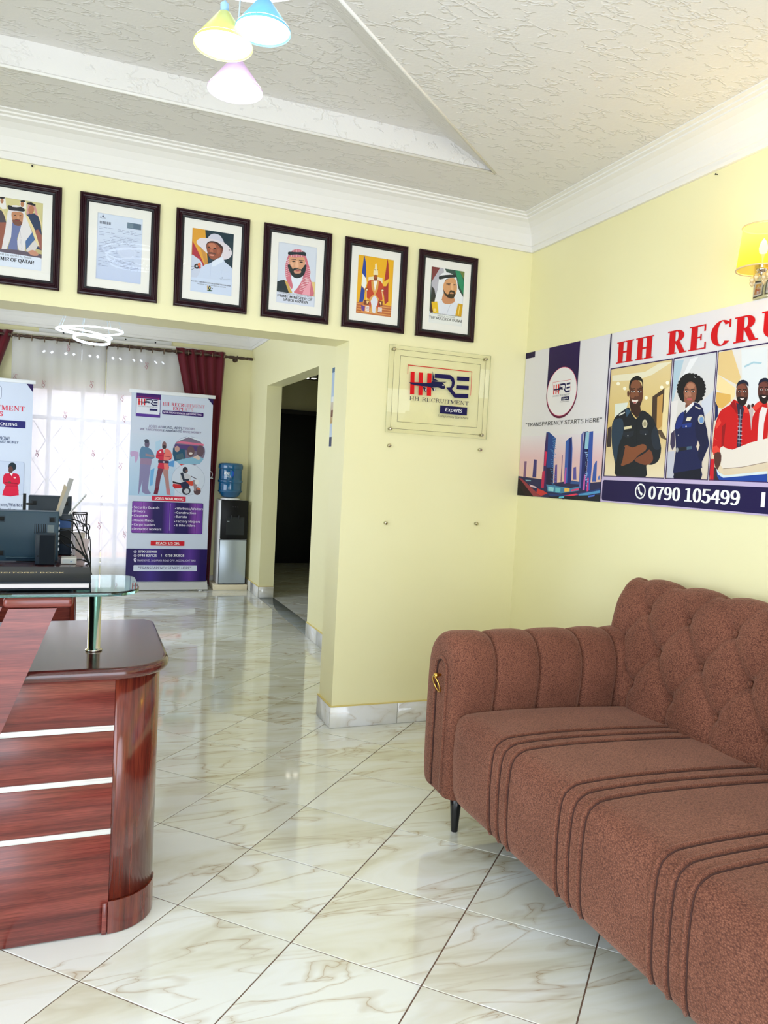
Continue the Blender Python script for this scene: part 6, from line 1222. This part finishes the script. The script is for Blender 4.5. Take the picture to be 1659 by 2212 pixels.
cl2 = drape('cloth', red_m, rc2, lerp([(0, -1.45), (1.2, -1.42), (2.56, -1.40)]), lerp([(0, -1.08), (1.2, -1.12), (1.9, -.86), (2.2, -.765), (2.56, -.655)]), .03, 2.56, RODY, .026, 7, 1.0); eyelets(cl2, (-.665, -.78, -.90, -1.05, -1.2, -1.35))
sc_ = [('white net curtain with embroidered sprigs on the left of its seam', -.665, .212, 6, .3), ('white net curtain with embroidered sprigs on the right of its seam', .222, 1.14, 6, 1.2)]
sprig_m = mat('pink_embroidery', (176, 110, 128), .7)
for k, (lb, a, b, nf, ph) in enumerate(sc_):
    nc = thing('net_curtain', lb, 'curtain', ((a+b)/2, 8.50, .02), 'net curtains over the office window')
    nt = drape('net', net, nc, lambda z, a=a: a, lambda z, b=b: b, .03, 2.54, 8.512, .008, nf, ph)
    hd = MB(); hd.box(a, b, 8.497, 8.527, 2.545, 2.575, .003); hd.obj('heading_tape', mat('white_heading', (226, 222, 214), .7), nc)
    # embroidered sprigs
    sp_ = [(118/3.687, 680+497/3.687), (545/3.687, 680+265/3.687), (345/3.687, 680+550/3.687), (728/3.687, 680+555/3.687), (518/3.687, 680+800/3.687), (295/3.687, 680+1105/3.687), (742/3.687, 680+1105/3.687), (790/3.687, 680+1680/3.687)] if k == 0 else [(972/3.687, 680+665/3.687), (958/3.687, 680+1205/3.687), (990/3.687, 680+1750/3.687), (316, 790), (268, 905)]
    for (px_, py_) in sp_:
        p = hit(px_, py_, Vector((0, 8.495, 0)), Vector((0, -1, 0)))
        pts = [(p.x+.012*math.sin(s*5.2)*(1-.3*s), 8.494, p.z+.075*(s-.5)) for s in [i/14 for i in range(15)]]
        s1 = MB(); s1.tube(pts, .0022, 5); s1.tube([(p.x+.014*math.cos(a_), 8.494, p.z-.012+.014*math.sin(a_)) for a_ in [i*.55 for i in range(10)]], .0019, 5); s1.tube([(p.x+.012+.009*math.cos(a_), 8.494, p.z+.022+.009*math.sin(a_)) for a_ in [i*.6 for i in range(9)]], .0017, 5); s1.obj('embroidered_sprig', sprig_m, nt)
rd = thing('curtain_rod', 'twisted dark bronze curtain rod above the office window', 'curtain rod', (.1, RODY, RODZ))
rod_m = mat('dark_bronze', (86, 70, 62), .32, .85)
n = 120; tw = MB()
for ph in (0, PI): tw.tube([(-1.62+3.29*i/n, RODY+.006*math.cos(i*.9+ph), RODZ+.006*math.sin(i*.9+ph)) for i in range(n+1)], .0125, 6)
tw.obj('rod', rod_m, rd)
MB().lathe([(0, 0), (.016, 0), (.017, .05), (.012, .055), (0, .055)], (1.668, RODY, RODZ), 14, 'x').obj('finial', rod_m, rd); MB().lathe([(0, -.055), (.012, -.055), (.017, -.05), (.016, 0), (0, 0)], (-1.62, RODY, RODZ), 14, 'x').obj('finial', rod_m, rd)
for x_ in (.218, 1.55, -1.5):
    MB().tube([(x_, YB-.004, RODZ-.01), (x_, RODY, RODZ-.018), (x_, RODY-.002, RODZ-.04)], .007, 6).obj('bracket', rod_m, rd); br_ = rd.children[-1] if False else None; MB().lathe([(0, -.006), (.024, -.006), (.026, -.001), (.026, 0)], (x_, YB-.0005, RODZ-.01), 14, 'y').obj('bracket_plate', rod_m, rd); MB().tube([(x_, RODY+.019*math.cos(a), RODZ+.019*math.sin(a)) for a in [2*PI*i/16 for i in range(16)]], .005, 6, closed=True).obj('bracket_ring', rod_m, rd)
for i in range(14):
    x_ = -.60+i*.115
    if abs(x_-.218) < .03 or x_ > .88: continue
    MB().tube([(x_, RODY+.028*math.cos(a), RODZ-.012+.028*math.sin(a)) for a in [2*PI*j/16 for j in range(16)]], .0048, 6, closed=True).obj('curtain_ring', eye_m, rd)
bn_ = thing('curtain_batten', 'white painted batten on the wall behind the curtain rod', 'batten', (.22, YB-.01, 2.58)); MB().box(-.43, .866, YB-.019, YB-.0005, 2.578, 2.628, .003).obj('board', whitep, bn_)
for x_ in (-.2, .1, .4, .7): MB().lathe([(0, -.003), (.008, -.003), (.008, 0)], (x_, YB-.0192, 2.603), 10, 'y').obj('screw', rub, bn_)
tb = thing('curtain_tieback', 'pale ring tieback on the wine red curtain', 'tieback', (1.30, 8.40, 1.20)); MB().tube([(1.300+.028*math.cos(a), 8.425-.006*math.sin(a), 1.232+.036*math.sin(a)) for a in [2*PI*i/20 for i in range(20)]], .0045, 6, closed=True).obj('ring', whitep, tb); MB().box(1.285, 1.335, 8.424, 8.428, 1.19, 1.20, .001).obj('clasp', whitep, tb)
# ------------------------------------------------------------------ lamps
def emis(name, col, s):
    return mat(name, col, .4, emit=col, estr=s)
led = emis('led_white', (235, 243, 255), E_LED); led_o = emis('led_office', (225, 240, 255), E_LED2); cable_w = mat('lamp_cable', (190, 210, 225), .4)
ch = thing('pendant_chandelier', 'ceiling pendant with lit LED rings and three coloured cone shades', 'lamp', (.36, 2.03, 2.40))
KX, KY = .36, 2.02
MB().lathe([(0, 2.784), (.15, 2.784), (.16, 2.776), (.16, 2.752), (.15, 2.745), (0, 2.745)], (KX, KY, 0), 40).obj('canopy', mat('white_canopy', (236, 238, 240), .3), ch)
def ledring(parent, cx, cy, z_, r, rx, ry, h_=.02, w_=.008, m=led, n=64, name='led_ring'):
    G = []
    for i in range(n):
        a = 2*PI*i/n; row = []
        for (dr, dz) in ((0, 0), (w_, 0), (w_, h_), (0, h_), (0, 0)):
            x_, y_ = (r+dr)*math.cos(a), (r+dr)*math.sin(a); row.append((cx+x_, cy+y_, z_+dz+rx*y_+ry*x_))
        G.append(row)
    b_ = MB(); b_.grid(G, closed_u=True, smooth=False); return b_.obj(name, m, parent)
ledring(ch, KX, KY, 2.700, .240, .02, .02, .012); ledring(ch, KX, KY, 2.662, .215, -.04, .05, .009, .006); ledring(ch, KX, KY, 2.728, .262, .0, -.03, .006, .005)
for i in range(6):
    a = 2*PI*i/6+.3; MB().tube([(KX+.12*math.cos(a), KY+.12*math.sin(a), 2.746), (KX+.236*math.cos(a), KY+.236*math.sin(a), 2.72)], .0015, 5).obj('ring_wire', cable_w, ch)
crystal = mat('clear_crystal', (235, 242, 250), .02, trans=1.0)
for i in range(8):
    a = 2*PI*i/8; rr_ = .06+.05*(i % 2); MB().lathe([(0, 0), (.006, .012), (.009, .03), (.004, .05), (0, .052)], (KX+rr_*math.cos(a), KY+rr_*math.sin(a), 2.66-.02*(i % 3)), 6, smooth=False).obj('crystal_drop', crystal, ch); MB().tube([(KX+rr_*math.cos(a), KY+rr_*math.sin(a), 2.71-.02*(i % 3)), (KX+rr_*math.cos(a), KY+rr_*math.sin(a), 2.746)], .001, 4).obj('crystal_wire', cable_w, ch)
def cone(px_, py_, rpx, z_, col, nm):
    p = hit(px_, py_, Vector((0, 0, z_)), Vector((0, 0, 1))); d = (p-CAM).dot(FW); r = rpx*d/FPX
    hh_ = r*1.12
    sh = MB(); sh.lathe([(r, 0), (r*1.003, .004), (.015, hh_), (.0, hh_+.001)], (p.x, p.y, z_), 40); sh.lathe([(r*.985, .003), (.013, hh_-.004)], (p.x, p.y, z_), 40); o = sh.obj('cone_shade', mat('shade_'+nm, col, .35), ch)
    MB().lathe([(0, .010), (r*.95, .010), (r*.95, .004), (0, .003)], (p.x, p.y, z_), 36).obj('diffuser', emis('cone_led', (255, 255, 255), E_CONE), o)
    MB().lathe([(0, 0), (.011, 0), (.011, .022), (.005, .028), (0, .028)], (p.x, p.y, z_+hh_), 14).obj('socket', mat('pale_blue_socket', (150, 190, 226), .4), o)
    MB().tube([(p.x, p.y, z_+hh_+.026), (p.x+(KX-p.x)*.25, p.y+(KY-p.y)*.25, 2.70), (p.x+(KX-p.x)*.3, p.y+(KY-p.y)*.3, 2.746)], .0022, 6).obj('cord', cable_w, ch)
    l = bpy.data.lights.new('cone_glow', 'POINT'); l.energy = P_CONE; l.color = (.85, .93, 1.0); l.shadow_soft_size = .05; lo = bpy.data.objects.new('cone_glow', l); COL.objects.link(lo); lo.location = (p.x, p.y, z_-.03)
cone(508, 197, 59, 2.40, (222, 184, 226), 'pale_pink'); cone(482, 101, 63, 2.43, (214, 220, 120), 'lime'); cone(568, 69, 60, 2.46, (110, 190, 232), 'sky_blue')
# office ring pendant
op = thing('ring_pendant', 'tilted white LED ring pendant lit under the office ceiling', 'lamp', (.04, 6.2, 2.15))
ledring(op, .035, 6.2, 2.290, .225, .02, .045, .010, .012, led_o); ledring(op, .05, 6.2, 2.222, .120, -.10, -.06, .016, .012, led_o); ledring(op, .02, 6.2, 2.266, .165, .05, -.12, .012, .010, led_o)
MB().lathe([(0, 2.799), (.09, 2.799), (.095, 2.79), (.095, 2.775), (0, 2.77)], (.05, 6.2, 0), 30).obj('canopy', whitep, op)
for i in range(7):
    a = 2*PI*i/7; MB().tube([(.035+.228*math.cos(a), 6.2+.228*math.sin(a), 2.30), (.05+.05*math.cos(a), 6.2+.05*math.sin(a), 2.774)], .0014, 5).obj('suspension_wire', cable_w, op)
for (px_, py_) in ((662, 817), (678, 818)):
    p = hit(px_, py_, Vector((0, 9.0, 0)), Vector((0, -1, 0))); s_ = thing('spot_lamp', 'small lit spot lamp under the dark passage ceiling', 'lamp', (p.x, 9.0, p.z), 'spot lamps in the passage')
    MB().lathe([(.012, .10), (.03, .09), (.034, .02), (.034, 0)], (p.x, 9.0, p.z), 18).obj('housing', whitep, s_); MB().lathe([(0, -.004), (.02, -.003), (.033, .004), (.03, .02)], (p.x, 9.0, p.z), 18).obj('bulb', emis('spot_bulb', (255, 250, 240), 6), s_); MB().tube([(p.x, 9.0, p.z+.1), (p.x, 9.0, 2.599)], .006, 6).obj('stem', whitep, s_)
# wall sconce
sx, sy = X0-.12, 2.068
so = thing('wall_sconce', 'gold glowing wall sconce with crystal drops above the banner', 'lamp', (X0-.05, sy, 2.07))
mir = mat('mirror_plate', (214, 210, 196), .06, 1.0)
MB().box(X0-.010, X0-.0008, 1.93, 2.206, 2.0685, 2.21, .003).obj('back_plate', mir, so)
MB().tube([(X0-.011, sy, 2.125), (X0-.06, sy, 2.11), (sx, sy, 2.118), (sx, sy, 2.135)], .006, 8).obj('arm', chrome, so)
MB().lathe([(0, 0), (.010, 0), (.018, .006), (.019, .012), (.010, .016), (.010, .06), (0, .06)], (sx, sy, 2.125), 18).obj('candle_cup', chrome, so)
MB().lathe([(.0, .0), (.012, .004), (.015, .02), (.010, .042), (0, .055)], (sx, sy, 2.187), 16).obj('bulb', emis('warm_bulb', (255, 226, 150), 14), so)
shade_m = bpy.data.materials.new('golden_shade'); shade_m.use_nodes = True; N, L = shade_m.node_tree.nodes, shade_m.node_tree.links; B = N['Principled BSDF']; N.remove(B)
tl = N.new('ShaderNodeBsdfTranslucent'); tl.inputs[0].default_value = lin((255, 226, 110)); gl = N.new('ShaderNodeBsdfTransparent'); gl.inputs[0].default_value = lin((255, 232, 150)); mx = N.new('ShaderNodeMixShader'); mx.inputs[0].default_value = .5; L.new(tl.outputs[0], mx.inputs[1]); L.new(gl.outputs[0], mx.inputs[2]); L.new(mx.outputs[0], N['Material Output'].inputs[0])
shd = MB().lathe([(.083, 2.132), (.0835, 2.136), (.071, 2.278), (.070, 2.280)], (sx, sy, 0), 36).obj('shade', shade_m, so)
for zr, rr_ in ((2.133, .084), (2.279, .0715)): MB().tube([(sx+rr_*math.cos(a), sy+rr_*math.sin(a), zr) for a in [2*PI*i/36 for i in range(36)]], .003, 6, closed=True).obj('shade_rim', mat('pale_gold', (236, 206, 150), .3), shd)
for i in range(7):
    MB().lathe([(0, 0), (.008, .010), (.010, .018), (.004, .030), (0, .031)], (sx+.012*math.cos(i*2.1), sy+.05-.017*i, 2.083+.006*(i % 3)), 6, smooth=False).obj('crystal_drop', mat('gold_crystal', (244, 226, 176), .08, spec=.8, trans=.5), so)
    MB().tube([(sx+.012*math.cos(i*2.1), sy+.05-.017*i, 2.112+.006*(i % 3)), (sx, sy, 2.128)], .001, 4).obj('drop_wire', chrome, so)
l = bpy.data.lights.new('sconce_glow', 'POINT'); l.energy = P_SCONCE; l.color = (1.0, .72, .28); l.shadow_soft_size = .02; lo = bpy.data.objects.new('sconce_glow', l); COL.objects.link(lo); lo.location = (sx, sy, 2.255)
# narrow poster on the office wall seen past the pillar
ep = thing('wall_poster', 'narrow blue and tan poster on the office wall beside the pillar edge', 'poster', (X2-.003, 5.45, 1.526))
MB().box(X2-.006, X2-.0008, 5.28, 5.562, 1.528, 2.118, .001).obj('sheet', mat('poster_card', (206, 212, 220), .4), ep)
c = Canvas((X2-.0062, 0, 0), (0, -1, 0), (0, 0, 1), (-1, 0, 0)); c.rect(-5.56, 1.53, -5.282, 2.116, (196, 206, 220), (170, 190, 214)); c.rect(-5.56, 1.70, -5.282, 1.86, (182, 150, 96), (206, 196, 180)); c.rect(-5.56, 1.53, -5.282, 1.60, (70, 74, 100)); c.rect(-5.56, 2.08, -5.282, 2.116, (80, 110, 140)); c.rect(-5.545, 1.75, -5.50, 1.80, (110, 70, 50)); c.rect(-5.55, 1.86, -5.30, 1.90, (226, 228, 230)); c.obj('poster_print', ep)
